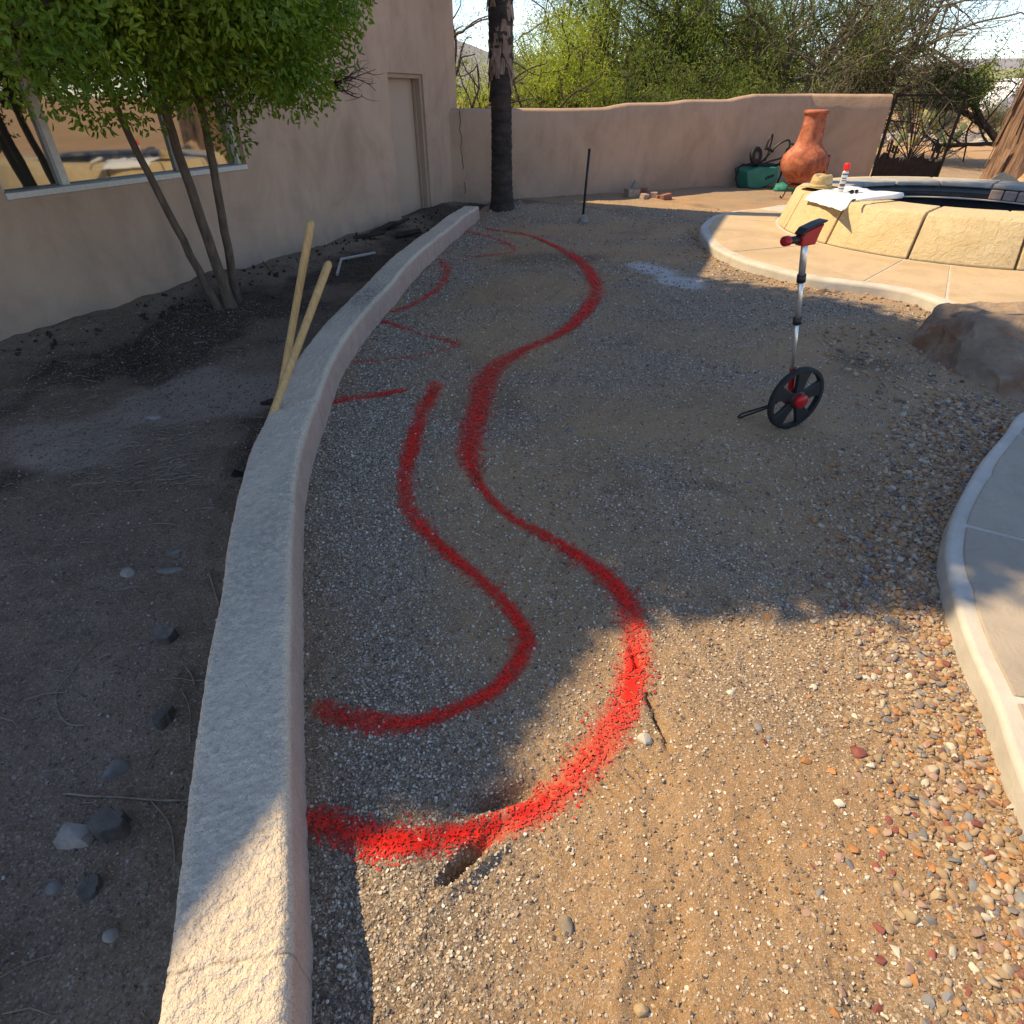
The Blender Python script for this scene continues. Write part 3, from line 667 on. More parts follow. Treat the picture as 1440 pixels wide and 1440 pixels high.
core = MB().lathe([(RO+.06, .0), (RO-.06, zt-.05), (RI+.05, zt-.05), (RI+.05, -.3)], 56).build('core', 'grout_line', spa, True)
MB().lathe([(RI+.04, zt-.062), (RI+.012, zt-.062), (RI+.012, zt-.2), (RI+.04, zt-.2)], 56).build('tile_band', 'spa_tile', spa, True)
MB().lathe([(RI+.03, zt-.195), (RI-.05, zt-.197), (RI-.05, zt-.212), (RI+.03, zt-.214)], 56).build('inner_lip', 'concrete_pale', spa, True)
MB().lathe([(RI+.04, zt-.21), (RI+.01, zt-.21), (RI+.01, -.3), (0.001, -.3)], 56).build('basin', 'spa_tile', spa, True)
w = MB().lathe([(.001, zt-.31), (RI+.02, zt-.31)], 56).build('water', 'dark_water', spa, True)
for k, am in enumerate(np.radians([8, 15, 22, 29, 36, 43])):      # brick course inside the rim
    ring_piece('brick', am-.055, am+.055, [(RI+.011, zt-.19), (RI-.03, zt-.19), (RI-.03, zt-.07), (RI+.011, zt-.07)], 'brick_pale', 2)

SZ = .085
sl = [at(x, y, SZ)[:2] for x, y in [(1440, 1100), (1402, 990), (1362, 900), (1340, 830), (1331, 780), (1334, 745), (1346, 708), (1380, 648), (1412, 610), (1440, 577)]]
sl = [np.array((1.0, -.7)), np.array((1.12, .1))]+sl+[np.array((3.35, 3.28)), np.array((4.2, 3.45))]
sl = catmull(sl, 8)[::-1]
slab = structure(bullnose('patio_slab', sl, [(.9, -2.2), (9, -2.2), (9, 3.4)], SZ, -.2, .018, 'concrete_pale'))
inn = offset_poly(sl, .055)
if inn[:, 0].mean() < sl[:, 0].mean(): inn = offset_poly(sl, -.055)
def cut_idx(px, py): p = at(px, py, SZ)[:2]; return int(np.argmin(np.hypot(*(inn-p).T)))
j1, j2, j0 = cut_idx(1348, 737), cut_idx(1398, 975), cut_idx(1425, 608)
far1, far2, far0 = at(1560, 790, SZ)[:2], at(1560, 1005, SZ)[:2], at(1560, 690, SZ)[:2]
def slabstone(poly): o = MB().prism(inset(poly, .014), SZ-.03, SZ+.006).build('flagstone', 'flagstone_shaded', slab); bevel(o, .006); return o
slabstone([tuple(p) for p in inn[:j0+1]]+[tuple(far0), (4.5, 2.6), (4.5, 3.3)])
slabstone([tuple(p) for p in inn[j0:j1+1]]+[tuple(far1), tuple(far0)])
slabstone([tuple(p) for p in inn[j1:j2+1]]+[tuple(far2), tuple(far1)])
slabstone([tuple(p) for p in inn[j2:]]+[(1.15, -2), (2.2, -2), tuple(far2)])
slabstone([(1.0+3.4, 3.2), (4.5, 2.6), tuple(far0), tuple(far1), tuple(far2), (2.3, -2), (8, -2), (8, 3.2)])

# ------------------------------------------------------------------ leaves and trees
def leaf_mesh(name, P, D, L, W, mat, parent, seed=0, fold=.25, shapen=4, cr=None):
    """P points, D main axis, L length, W width arrays -> folded leaf blades"""
    g = np.random.default_rng(seed); n = len(P)
    D = D/np.linalg.norm(D, axis=1)[:, None]
    R = g.normal(size=(n, 3)); S = np.cross(D, R); S /= np.linalg.norm(S, axis=1)[:, None]; N = np.cross(S, D)
    L = np.broadcast_to(L, n)[:, None]; W = np.broadcast_to(W, n)[:, None]
    if shapen == 4:
        V = np.stack([P, P+D*L*.5+S*W*.5+N*W*fold, P+D*L-N*L*.08, P+D*L*.5-S*W*.5+N*W*fold], 1); F = np.arange(n*4).reshape(n, 4)
        F = np.concatenate([F[:, [0, 1, 2]], F[:, [0, 2, 3]]]); k = 4
    else:
        V = np.stack([P, P+D*L*.33+S*W*.5+N*W*fold, P+D*L*.72+S*W*.36+N*W*fold*.7, P+D*L-N*L*.1, P+D*L*.72-S*W*.36+N*W*fold*.7, P+D*L*.33-S*W*.5+N*W*fold], 1)
        F = np.arange(n*6).reshape(n, 6); F = np.concatenate([F[:, [0, 1, 2, 3]], F[:, [0, 3, 4, 5]]]); k = 6
    o = link_mesh(name, V.reshape(-1, 3), F, mat, parent, True)
    a = o.data.attributes.new('lr', 'FLOAT', 'POINT'); a.data.foreach_set('value', np.repeat(g.random(n) if cr is None else .4*g.random(n)+.6*cr, k).astype(np.float32))
    return o

def crown_points(g, clumps, per, r_sc=1.):
    P = []; D = []
    for (c, r) in clumps:
        m = int(per*(r/.35)**2); d = g.normal(size=(m, 3)); d /= np.linalg.norm(d, axis=1)[:, None]
        rad = r*(.55+.5*g.random(m)**.6)
        P.append(np.array(c)+d*rad[:, None]*np.array([1, 1, .85])); D.append(d+g.normal(size=(m, 3))*.7+np.array([0, 0, -.15]))
    return np.vstack(P), np.vstack(D)

def limb(mb, a, b, r0, r1, bend, g, n=7, sides=7):
    a = np.array(a, float); b = np.array(b, float); off = g.normal(size=3)*bend
    pts = [a+(b-a)*t_+off*math.sin(t_*math.pi)+g.normal(size=3)*bend*.12*(0 < t_ < 1) for t_ in np.linspace(0, 1, n)]
    mb.tube(pts, list(np.linspace(r0, r1, n)), sides); return pts

# citrus tree in the bed
g = np.random.default_rng(21)
cb = np.array([-2.6, 5.5, gh(-2.6, 5.5)-.05])
cit = thing('citrus_tree', 'leafy green citrus tree with three slanting stems in front of the window', 'tree', tuple(cb))
stems = [(at(309, 438, -.03), at_y(183, 195, 5.25), .034, .025), (at(326, 436, -.03), at_y(241, 185, 5.35), .046, .032), (at(334, 428, -.03), at_y(290, 180, 5.55), .037, .03)]
tips = []
for (a, b, r0, r1) in stems:
    mb = MB(); a = np.array(a)-cb; b = np.array(b)-cb; d = (b-a)
    pts = [a-d*.06]+[a+d*t_+g.normal(size=3)*.003 for t_ in np.linspace(.0, 1.0, 12)]
    e = a+d*1.7+np.array([.1*g.normal(), .1*g.normal(), .5]); pts += [b+(e-b)*t_ for t_ in (.4, .8, 1)]
    rr = [r0*1.75, r0*1.45, r0*1.12]+list(np.linspace(r0, r1, 10))+[r1*.9, r1*.7, r1*.5]
    mb.tube(pts, rr, 12)
    for k in range(5):
        q0 = b+(e-b)*(.2+.18*k); q1 = q0+np.array([g.normal()*.6, g.normal()*.6, .4+.5*g.random()]); limb(mb, q0, q1, r1*.5, .008, .06, g, 6, 6)
    mb.build('trunk', 'citrus_bark', cit, True)
clumps = []
CC = np.array([-2.32, 4.95, 2.75]); CR = np.array([1.28, 1.75, 1.45])
for k in range(330):
    d = g.normal(size=3); d /= np.linalg.norm(d); rr = .55+.45*g.random()**.5
    p = CC+d*CR*rr
    zm = 1.72 if p[1] > 5 else 1.72+.16*(5-p[1])
    if p[2] < zm: p[2] = zm+.25*g.random()
    if (p[0]-house_x(p[1]))*.9256 < .3: p[0] = house_x(p[1])+.33+.2*g.random()
    clumps.append((p, .2+.17*g.random()))
for (x, y, Y) in [(20,128,3.9),(60,150,4.0),(110,160,4.3),(160,165,4.6),(205,172,4.7),(255,150,4.8),(300,150,5.2),(330,160,5.2),(365,150,5.0),(400,150,5.1),(430,140,5.1),(450,120,5.2),(470,90,5.2),(480,60,5.3),(488,30,5.3),(440,60,5.0),(400,90,4.9),(350,110,4.7),(300,100,4.4),(250,110,4.3),(200,120,4.2),(150,110,3.9),(100,110,3.7),(50,100,3.5),(20,60,3.3),(80,50,3.4),(150,60,3.7),(230,50,4.1),(310,40,4.4),(380,30,4.7),(450,20,5.0),(327,215,5.35),(320,190,5.3),(442,150,5.2),(420,160,5.1),(130,172,4.4),(495,10,5.4)]:
    clumps.append((at_y(x, y-22, Y), .17))
P, D = crown_points(g, clumps, 430)
CR_ = np.concatenate([np.full(int(430*(r/.35)**2), g.random()) for c, r in clumps])
P -= cb; ok = ((P[:, 0]+cb[0]-house_x(P[:, 1]+cb[1]))*.9256 > .06) & (P[:, 2] > 1.02)
P, D, CR_ = P[ok], D[ok], CR_[ok]
leaf_mesh('crown', P, D, .032+.03*g.random(len(P)), .015+.011*g.random(len(P)), 'citrus_leaf', cit, 3, .22, 6, CR_)
mb = MB()
for k in range(46):
    c, r = clumps[g.integers(len(clumps))]; a = np.array([-2.5, 5.3, 2.0])+g.normal(size=3)*.2; limb(mb, a-cb, np.array(c)-cb, .016, .004, .1, g, 6, 5)
a0 = at_y(468, 118, 5.3)
for k in range(10):     # bare dead twigs at the crown edge
    e_ = at_y(500+30*g.random(), 85+50*g.random(), 5.3+.2*g.random()); pts = limb(mb, a0-cb, e_-cb, .006, .0018, .03, g, 6, 4)
    for j in range(3): q0 = pts[2+j]; limb(mb, q0, q0+g.normal(size=3)*.05+(e_-a0)*.3, .0025, .001, .01, g, 4, 3)
mb.build('branches', 'dark_bark', cit, True)

# second citrus beside it, beyond the frame, that shades the foreground
g = np.random.default_rng(33)
sb = np.array([-3.75, 3.4, -.1]); sh = thing('citrus_tree', 'tall broad-crowned citrus tree close against the house wall', 'tree', tuple(sb))
mb = MB(); limb(mb, (0, 0, -.1), (.1, .2, 2.2), .13, .09, .05, g, 8, 10)
for k in range(9): limb(mb, (.1, .2, 1.9+.03*k), (1.2+g.normal()*.8, 1.6+g.normal()*1.2, 4.4+g.random()), .06, .012, .15, g, 8, 7)
mb.build('trunk', 'citrus_bark', sh, True)
SHC = np.array([-2.95, 4.9, 5.6]); SHR = np.array([1.95, 2.5, 1.5])
cl = [(np.array([.1+1.25*g.random()-.78*z_, 1.9+.9*g.random()+.162*z_, z_]), .34) for z_ in 5.2+1.0*g.random(70)]  # extra clumps added where their shade should land on the ground
cl += [(np.array([1.5+2.0*g.random()-.78*z_, 1.85+1.9*g.random()+.162*z_, z_]), .3) for z_ in 6.2+1.3*g.random(120)]
cl += [(np.array([-.38+.42*t_+.04*g.normal()-.78*z_, 1.02+.68*t_+.06*g.normal()+.162*z_, z_]), .21) for t_, z_ in zip(g.random(110), 6.2+.5*g.random(110))]
for k in range(760):
    d = g.normal(size=3); d /= np.linalg.norm(d); p_ = SHC+d*SHR*(.35+.65*g.random()**.5)*(1+.12*math.sin(5*d[0]+3*d[1]))
    if p_[1]-.162*p_[2] > 1.95: cl.append((p_, .3+.2*g.random()))
P, D = crown_points(g, cl, 55); ok = (P[:, 2] > 6.0) | ((P[:, 0]-house_x(P[:, 1]))*.9256 > .1); P, D = P[ok], D[ok]; P -= sb
leaf_mesh('crown', P, D, .10+.06*g.random(len(P)), .06+.03*g.random(len(P)), 'citrus_leaf', sh, 4, .22, 4)

# ------------------------------------------------------------------ palm
g = np.random.default_rng(5)
pb = np.array([-.16, 10.72, gh(-.16, 10.72)-.02]); palm = thing('palm_tree', 'palm with a blackened ringed trunk and ragged frond stubs above', 'palm', tuple(pb))
Hs = np.concatenate([np.arange(-.1, 3.2, .02), np.arange(3.2, 11.6, .1)]); n = 30; V = []
for z in Hs:
    base_r = .165-.018*min(z, 1.5)/1.5+.05*math.exp(-max(z, 0)/.12)
    if z > 1.95: base_r += .02
    ring = .010*((z*11+.35*math.sin(z*3)) % 1.0)
    for k in range(n):
        a = 2*math.pi*k/n; rr = base_r+ring+.012*float(fbm(np.array([k*.35+3*math.sin(a)]), np.array([z*9]), 1., 2, 120)[0])
        V.append((rr*math.cos(a), rr*math.sin(a), z))
n_r = len(Hs); F = [(i*n+k, i*n+(k+1) % n, (i+1)*n+(k+1) % n, (i+1)*n+k) for i in range(n_r-1) for k in range(n)]
link_mesh('trunk', V, F, 'palm_bark', palm, True)
for k in range(220):      # old frond bases
    z = 1.78+.0125*k+.03*g.random(); a = k*2.4+g.normal()*.2; r = .13; ln = .20+.16*g.random(); w = .05+.04*g.random()
    ca_, sa_ = math.cos(a), math.sin(a); ta = np.array([-sa_, ca_, 0]); ra = np.array([ca_, sa_, 0]); flip = -1 if g.random() < .45 else 1
    p0 = ra*r+np.array([0, 0, z]); out = .02+.035*g.random()
    p1 = p0+ra*out*.6+np.array([0, 0, flip*ln*.5]); p2 = p0+ra*out*1.3+np.array([0, 0, flip*ln])+ta*g.normal()*.03
    q = MB(); v = []
    for (p, ww, tk) in ((p0, w, .02), (p1, w*.8, .014), (p2, w*.35, .006)): v += [p-ta*ww, p+ta*ww, p+ta*ww*.8+ra*tk, p-ta*ww*.8+ra*tk]
    f = [(0,1,2,3)[::-1], (8,9,10,11)]+[(i*4+j, i*4+(j+1) % 4, (i+1)*4+(j+1) % 4, (i+1)*4+j) for i in range(2) for j in range(4)]
    q.add(v, f).build('frond_stub', 'palm_boot', palm)
P = []; D = []
for k in range(34):
    a = k*2.399; el = -0.5+1.7*g.random(); u = np.array([math.cos(a)*math.cos(el), math.sin(a)*math.cos(el), math.sin(el)])
    for t_ in np.linspace(.3, 1.5, 40):
        c = np.array([0, 0, 11.6])+u*t_*1.1+np.array([0, 0, -.32*t_*t_]); sd = np.cross(u, [0, 0, 1]); sd /= np.linalg.norm(sd)+1e-6
        for s_ in (-1, 1): P.append(c); D.append(sd*s_+u*.7+np.array([0, 0, -.35]))
P = np.array(P); D = np.array(D); leaf_mesh('crown', P, D, .55, .045, 'palm_leaf', palm, 6, .2, 4)

# ------------------------------------------------------------------ desert trees beyond the wall
def desert_tree(name, label, loc, H, R, leaf, bark, n_leaf, lsz, seed, lean=(0, 0), nstem=4, bare=0., group=None, z0=.12, droop=-.1, tw=3):
    g = np.random.default_rng(seed); z = dz(loc[0], loc[1]); root = thing(name, label, 'tree' if H > 1.6 else 'shrub', (loc[0], loc[1], z), 0, group)
    mb = MB(); pts = []
    def grow(p, d, ln, r, lev):
        n = 5; P = [p]
        for k in range(n):
            d = d+g.normal(size=3)*.17+np.array([0, 0, .03]); d /= np.linalg.norm(d); P.append(P[-1]+d*ln/n)
        mb.tube(P, list(np.linspace(r, r*.55, n+1)), 6 if lev < 2 else 4, False)
        if lev >= 2: pts.extend([(q, d) for q in P[1:]])
        if lev < tw:
            for k in range(4 if lev < 2 else 3):
                b = P[1+(k*2) % n] if lev else P[2+k % (n-1)]; dd = d*.55+g.normal(size=3)*.62+np.array([lean[0], lean[1], .06+(.15 if lev == 0 else 0)])
                grow(b, dd/np.linalg.norm(dd), ln*(.62+.2*g.random()), r*.5, lev+1)
    for s_ in range(nstem):
        a = 2*math.pi*s_/nstem+g.random(); d = np.array([math.cos(a)*R/H*.9+lean[0], math.sin(a)*R/H*.9+lean[1], 1.]); d /= np.linalg.norm(d)
        grow(np.array([math.cos(a)*.08, math.sin(a)*.08, -.1]), d, H*.46, .03+.036*H/nstem**.5, 0)
    mb.build('trunk', bark, root, True)
    if n_leaf:
        C = np.array([p for p, _ in pts]); DD = np.array([d for _, d in pts]); idx = g.integers(len(C), size=n_leaf)
        P = C[idx]+g.normal(size=(n_leaf, 3))*np.array([1, 1, .8])*(.10+.024*H*(1-bare)); P = P[P[:, 2] > z0]; idx = idx[:len(P)]
        D = DD[idx]*.8+g.normal(size=(len(P), 3))*.55+np.array([0, 0, droop])
        leaf_mesh('crown', P, D, lsz*(.8+.9*g.random(len(P))), lsz*.21, leaf, root, seed+1, .2, 4, g.random(len(C))[idx])
    return root
def bx(px, Y, dy=0): return (px-720)/FPX*(Y*cT+.6), Y
TG = 'trees growing beyond the stepped wall'
desert_tree('desert_tree', 'sparse grey-leaved tree with a dark forked trunk behind the palm', bx(655, 16), 4.2, 1.5, 'grey_leaf', 'dark_bark', 7500, 0.062, 1, nstem=2, bare=.5, group=TG)
desert_tree('palo_verde_tree', 'bright yellow-green palo verde just right of the palm', bx(778, 18.5), 3.9, 2.2, 'paloverde_leaf', 'dark_bark', 25500, 0.088, 2, nstem=6, group=TG)
desert_tree('palo_verde_tree', 'lower lime-green palo verde hugging the lowest part of the wall', bx(690, 20), 2.6, 1.6, 'paloverde_leaf', 'dark_bark', 13500, 0.088, 3, nstem=6, group=TG)
desert_tree('mesquite_tree', 'tall dull green mesquite rising behind the lime palo verde', bx(842, 24), 6.6, 2.8, 'mesquite_leaf', 'dark_bark', 24000, 0.114, 4, group=TG)
desert_tree('mesquite_tree', 'olive mesquite behind the middle step of the wall', bx(905, 21), 5.8, 2.6, 'mesquite_leaf', 'dark_bark', 27000, 0.106, 5, group=TG)
desert_tree('palo_verde_tree', 'yellowish palo verde between the two darker mesquites', bx(985, 23), 6.6, 2.4, 'paloverde_leaf', 'dark_bark', 22500, 0.097, 6, nstem=4, group=TG)
desert_tree('mesquite_tree', 'dense dark mesquite thicket behind the high end of the wall', bx(1075, 21.5), 6.2, 2.8, 'mesquite_leaf', 'grey_bark', 28500, 0.097, 7, nstem=5, group=TG)
desert_tree('desert_tree', 'twiggy half-bare grey tree spreading over the gate', bx(1200, 21), 6.0, 2.9, 'grey_leaf', 'grey_bark', 13500, 0.079, 8, nstem=6, bare=.4, group=TG, lean=(.1, 0), tw=4)
desert_tree('desert_tree', 'low tangled grey-green shrubby tree behind the wall corner', bx(1130, 19), 2.9, 2.0, 'grey_leaf', 'grey_bark', 13500, 0.070, 9, nstem=7, group=TG)
desert_tree('mesquite_tree', 'low dark mesquite filling the gap beside the chimney pot', bx(1010, 18.6), 2.7, 2.2, 'mesquite_leaf', 'dark_bark', 18000, 0.088, 10, nstem=6, group=TG)
desert_tree('mesquite_tree', 'low green mesquite in front of the olive one', bx(880, 17.6), 2.5, 1.8, 'mesquite_leaf', 'dark_bark', 15000, 0.079, 15, nstem=6, group=TG)
desert_tree('desert_tree', 'pale twiggy shrub tree far behind the gate', bx(1290, 30), 3.2, 2.4, 'grey_leaf', 'grey_bark', 12000, 0.097, 11, nstem=6, bare=.3)
desert_tree('shade_tree', 'dark glossy green drooping tree above the white van', bx(1450, 19), 4.6, 2.5, 'dark_leaf', 'dark_bark', 22500, 0.106, 12, nstem=3, z0=1.35, droop=-.5)
desert_tree('scrub_bush', 'silvery grey brittle bush in front of the white van', bx(1398, 33), 1.55, 1.4, 'scrub_leaf', 'grey_bark', 10500, 0.062, 13, nstem=11)
desert_tree('scrub_bush', 'olive scrub bush behind the gate beside the silvery one', bx(1320, 36), 1.5, 1.5, 'scrub_leaf', 'grey_bark', 7500, 0.070, 14, nstem=11)
for k, (px, Y, H_, lf) in enumerate([(600, 34, 4.2, 'mesquite_leaf'), (760, 38, 4.2, 'mesquite_leaf'), (930, 36, 5.0, 'mesquite_leaf'), (1060, 36, 5.2, 'mesquite_leaf'), (1180, 40, 5.2, 'grey_leaf'), (1350, 60, 4.2, 'paloverde_leaf'), (1440, 64, 4.6, 'mesquite_leaf')]):
    desert_tree('far_tree', ['far mesquite seen past the house corner', 'far mesquite behind the lime palo verde', 'far mesquite behind the olive one', 'far mesquite behind the dark thicket', 'far grey tree behind the twiggy one over the gate', 'far yellow-green tree above the van roof', 'far green tree behind the dark drooping tree'][k], bx(px, Y), H_, 2.6, lf, 'dark_bark', 6000, .2, 40+k, nstem=4, tw=2)
# ------------------------------------------------------------------ shaggy trunk and boulders behind the spa
def rock(name, pts, mat, loc, label=None, cat='rock', group=None, sub=3, disp=.05, fr=3., seed=0, parent=None, flat=False, rnd=.18, ridged=False, ang=32):
    bm = bmesh.new(); [bm.verts.new(p) for p in pts]; r_ = bmesh.ops.convex_hull(bm, input=bm.verts)
    for v in [v for v in bm.verts if not v.link_faces]: bm.verts.remove(v)
    bmesh.ops.triangulate(bm, faces=bm.faces)
    for k in range(sub):
        bmesh.ops.subdivide_edges(bm, edges=bm.edges, cuts=1, use_grid_fill=True, smooth=rnd if k == 0 else 0)
    bm.normal_update()
    co = np.array([v.co for v in bm.verts]); no = np.array([v.normal for v in bm.verts])
    d = fbm(co[:, 0]+co[:, 2]*.7+seed, co[:, 1]-co[:, 2]*.9, fr, 4, seed)*disp*2
    if ridged: d = disp*(.6-5*np.abs(d/disp/2))+fbm(co[:, 0]-co[:, 2], co[:, 1]+co[:, 2], fr*5, 3, seed+5)*disp*.5
    for v, n_, dd_ in zip(bm.verts, no, d): v.co += Vector(n_)*float(dd_)
    me = bpy.data.meshes.new(name); bm.to_mesh(me); bm.free(); me.materials.append(M(mat))
    o = bpy.data.objects.new(name, me); COL.objects.link(o); o.location = loc
    if not flat: smooth_by_angle(o, ang)
    if label: tag(o, label, cat, group)
    if parent: o.parent = parent
    return o
st = thing('shaggy_trunk', 'thick shaggy brown tree trunk with hanging fibres behind the boulders', 'tree', (8.86, 11.7, .05))
V = []; n = 60; Hs = np.linspace(-.1, 4.5, 70)
for z in Hs:
    for k in range(n):
        a = 2*math.pi*k/n; rr = .56+.05*math.sin(a*7+z*.4)+.06*float(fbm(np.array([a*6.0]), np.array([z*.5]), 1.5, 3, 131)[0])+.14*max(0, 1-z/.8)**2-.02*z
        V.append((rr*math.cos(a), rr*math.sin(a), z))
F = [(i*n+k, i*n+(k+1) % n, (i+1)*n+(k+1) % n, (i+1)*n+k) for i in range(len(Hs)-1) for k in range(n)]
link_mesh('trunk', V, F, 'shaggy_bark', st, True)
g = np.random.default_rng(77)
for k in range(90):
    a = g.random()*2*math.pi; z = .5+2.8*g.random(); ln = .5+.7*g.random(); w = .03+.04*g.random(); r = .56-.02*z
    ra = np.array([math.cos(a), math.sin(a), 0]); ta = np.array([-math.sin(a), math.cos(a), 0]); q = MB(); v = []
    for t_ in (0, .5, 1.):
        c = ra*(r+.02+.07*t_)+np.array([0, 0, z-ln*t_])+ta*.05*t_*g.normal(); ww = w*(1-.6*t_); v += [c-ta*ww, c+ta*ww, c+ta*ww+ra*.012, c-ta*ww+ra*.012]
    f = [(3,2,1,0), (8,9,10,11)]+[(i*4+j, i*4+(j+1) % 4, (i+1)*4+(j+1) % 4, (i+1)*4+j) for i in range(2) for j in range(4)]
    q.add(v, f).build('bark_strip', 'shaggy_bark', st)
P = []; D = []
for k in range(26):
    a = k*2.399; el = -.3+1.4*g.random(); u = np.array([math.cos(a)*math.cos(el), math.sin(a)*math.cos(el), math.sin(el)])
    for t_ in np.linspace(.3, 1.5, 30):
        c = np.array([0, 0, 4.6])+u*t_+np.array([0, 0, -.3*t_*t_]); sd = np.cross(u, [0, 0, 1]); sd /= np.linalg.norm(sd)+1e-6
        for s_ in (-1, 1): P.append(c); D.append(sd*s_+u*.7)
leaf_mesh('crown', np.array(P), np.array(D), .5, .045, 'palm_leaf', st, 8, .2, 4)
def blob_pts(g, rx, ry, rz, n=16):
    d = g.normal(size=(n, 3)); d /= np.linalg.norm(d, axis=1)[:, None]; d[:, 2] = np.abs(d[:, 2])*1.0-.25*(d[:, 2] < 0); return [tuple(p*np.array([rx, ry, rz])) for p in d]
for k, (px, py, zc, Y, s_, lab) in enumerate([(1402, 254, .25, 10.75, .40, 'blocky tan boulder at the foot of the shaggy trunk'), (1432, 262, .2, 10.45, .36, 'low pinkish boulder beside the blocky tan one'), (1442, 285, .3, 9.7, .42, 'orange-tan boulder resting against the spa rim'), (1455, 240, .35, 11.2, .45, 'tan boulder half hidden behind the others')]):
    p = at_y(px, py, Y); gg = np.random.default_rng(200+k)
    rock('boulder', blob_pts(gg, s_, s_*.85, s_*1.25, 22), 'tan_rock', (p[0]+.12, Y, LZ-.02), lab, 'boulder', 'boulders piled behind the spa', 3, .07, 4, 140+k)
# big boulder on the right
BP = [(2.88,4.14,-.1),(2.95,3.46,-.1),(3.22,3.34,-.12),(4.5,3.5,-.1),(4.75,4.5,-.1),(4.1,5.05,-.1),(3.3,5.1,-.1),(2.92,4.7,-.1),(3.04,4.45,.15),(3.25,4.85,.17),(4.5,4.75,.22),(4.6,3.85,.20),(3.2,4.42,.20),(3.9,4.0,.21),(3.05,3.72,.05),(3.3,3.5,.03)]
bo = np.array([3.6, 4.3, 0])
rock('boulder', [tuple((np.array(p)-bo)*np.array([.95, .95, 1.3])) for p in BP], 'boulder_rock', (3.72, 4.22, 0), 'big brown weathered boulder between terrace and patio slab', 'boulder', None, 5, .05, 2.2, 160, rnd=0, ridged=True, ang=22)

# ------------------------------------------------------------------ chiminea
cm = thing('chiminea', 'bulbous terracotta chiminea with a tall flared neck on an iron stand', 'chiminea', (5.36, 12.55, gh(5.36, 12.55)))
prf = [(.001, .17), (.17, .17), (.2, .2), (.22, .25), (.29, .34), (.37, .445), (.405, .54), (.405, .60), (.385, .67), (.33, .745), (.265, .81), (.225, .87), (.205, .94), (.19, 1.05), (.18, 1.18), (.178, 1.27), (.185, 1.3), (.205, 1.315), (.21, 1.345), (.195, 1.365), (.165, 1.36), (.15, 1.2), (.15, 1.0)]
prf = catmull(prf, 3); q = MB().lathe([tuple(p) for p in prf], 44); o = q.build('body', 'terracotta', cm, True)
mp = [ (math.cos(a)*.17, .54+math.sin(a)*.13) for a in np.linspace(0, 2*math.pi, 24, endpoint=False)]
mouth_a = math.radians(-15)
mth = MB(); v = []
for rr, sc in ((.392, 1.25), (.425, 1.12), (.415, .92), (.33, .9)):
    for (u, z) in mp:
        ang = mouth_a+u*sc/.4; v.append((rr*math.cos(ang), rr*math.sin(ang), .54+(z-.54)*sc))
nn_ = len(mp); mth.add(v, [(i*nn_+k, i*nn_+(k+1) % nn_, (i+1)*nn_+(k+1) % nn_, (i+1)*nn_+k) for i in range(3) for k in range(nn_)])
mth.build('mouth_rim', 'terracotta', cm, True)
mth = MB(); v = [(.418*math.cos(mouth_a+u*.93/.4), .418*math.sin(mouth_a+u*.93/.4), .54+(z-.54)*.93) for (u, z) in mp]; mth.add(v, [tuple(range(nn_))]); mth.build('mouth_opening', 'mulch_dark', cm)
gg = np.random.default_rng(9)
for k in range(14):       # relief leaves on the neck side
    a = math.radians(-60+60*gg.random()); z = .92+.36*gg.random(); r = .2-.03*(z-.94)/.3
    q = MB(); q.lathe([(.001, -.035), (.022, -.02), (.03, 0), (.022, .02), (.001, .035)], 8); oo = q.build('relief_leaf', 'terracotta', cm, True)
    oo.location = (r*math.cos(a), r*math.sin(a), z); oo.scale = (.7, 1, 1.2); oo.rotation_euler = (gg.normal()*.5, 0, a)
MB().lathe([(.222, .222), (.236, .222), (.236, .25), (.222, .25), (.222, .222)], 30).build('stand_ring', 'rusty_iron', cm, True)
for a in np.radians([200, 320, 80]):
    u = np.array([math.cos(a), math.sin(a), 0]); P = [u*.23+np.array([0, 0, .24]), u*.26+np.array([0, 0, .15]), u*.31+np.array([0, 0, .03]), u*.335+np.array([0, 0, .008]), u*.37+np.array([0, 0, .02]), u*.375+np.array([0, 0, .05])]
    MB().tube(P, .011, 7).build('stand_leg', 'rusty_iron', cm, True)

# ------------------------------------------------------------------ wheelbarrow lying on its side against the wall
wbp = at_y(1075, 262, 13.75); wb = thing('wheelbarrow', 'green wheelbarrow tipped on its side against the wall', 'wheelbarrow', (wbp[0], 13.75, gh(wbp[0], 13.75)), math.radians(12))
# x along wall, y to the wall, z up; tray seen from beneath
u_ = .0134
def wq(px, py, y=0.): return ((px-1075)*u_, y, (262-py)*u_*1.05)
poly = [wq(1041, 240), wq(1048, 260.5), (wq(1066, 262)), wq(1080, 258.5), wq(1095, 252), wq(1093, 236), wq(1060, 235)]
def loft(p0, s1, y0, y1, name, mat, parent):
    P0 = np.array([(p[0], y0, p[2]) for p in p0]); c = P0.mean(0); P1 = c+(P0-c)*s1; P1[:, 1] = y1; n = len(P0)
    q = MB().add(list(P0)+list(P1), [tuple(range(n))[::-1], tuple(range(n, 2*n))]+[(k, (k+1) % n, n+(k+1) % n, n+k) for k in range(n)])
    o = q.build(name, mat, parent); bevel(o, .02, 3); return o
tub = loft(poly, 1.22, 0, .28, 'tray', 'tub_green', wb)
rimp = [((p[0]-.02)*1.2+.01, .285, max(.012, (p[2]-.18)*1.2+.19)) for p in poly]; MB().tube(rimp+[rimp[0], rimp[1]], .013, 7).build('tray_rim', 'black_tube', tub, True)
gg = np.random.default_rng(4); lx = .0
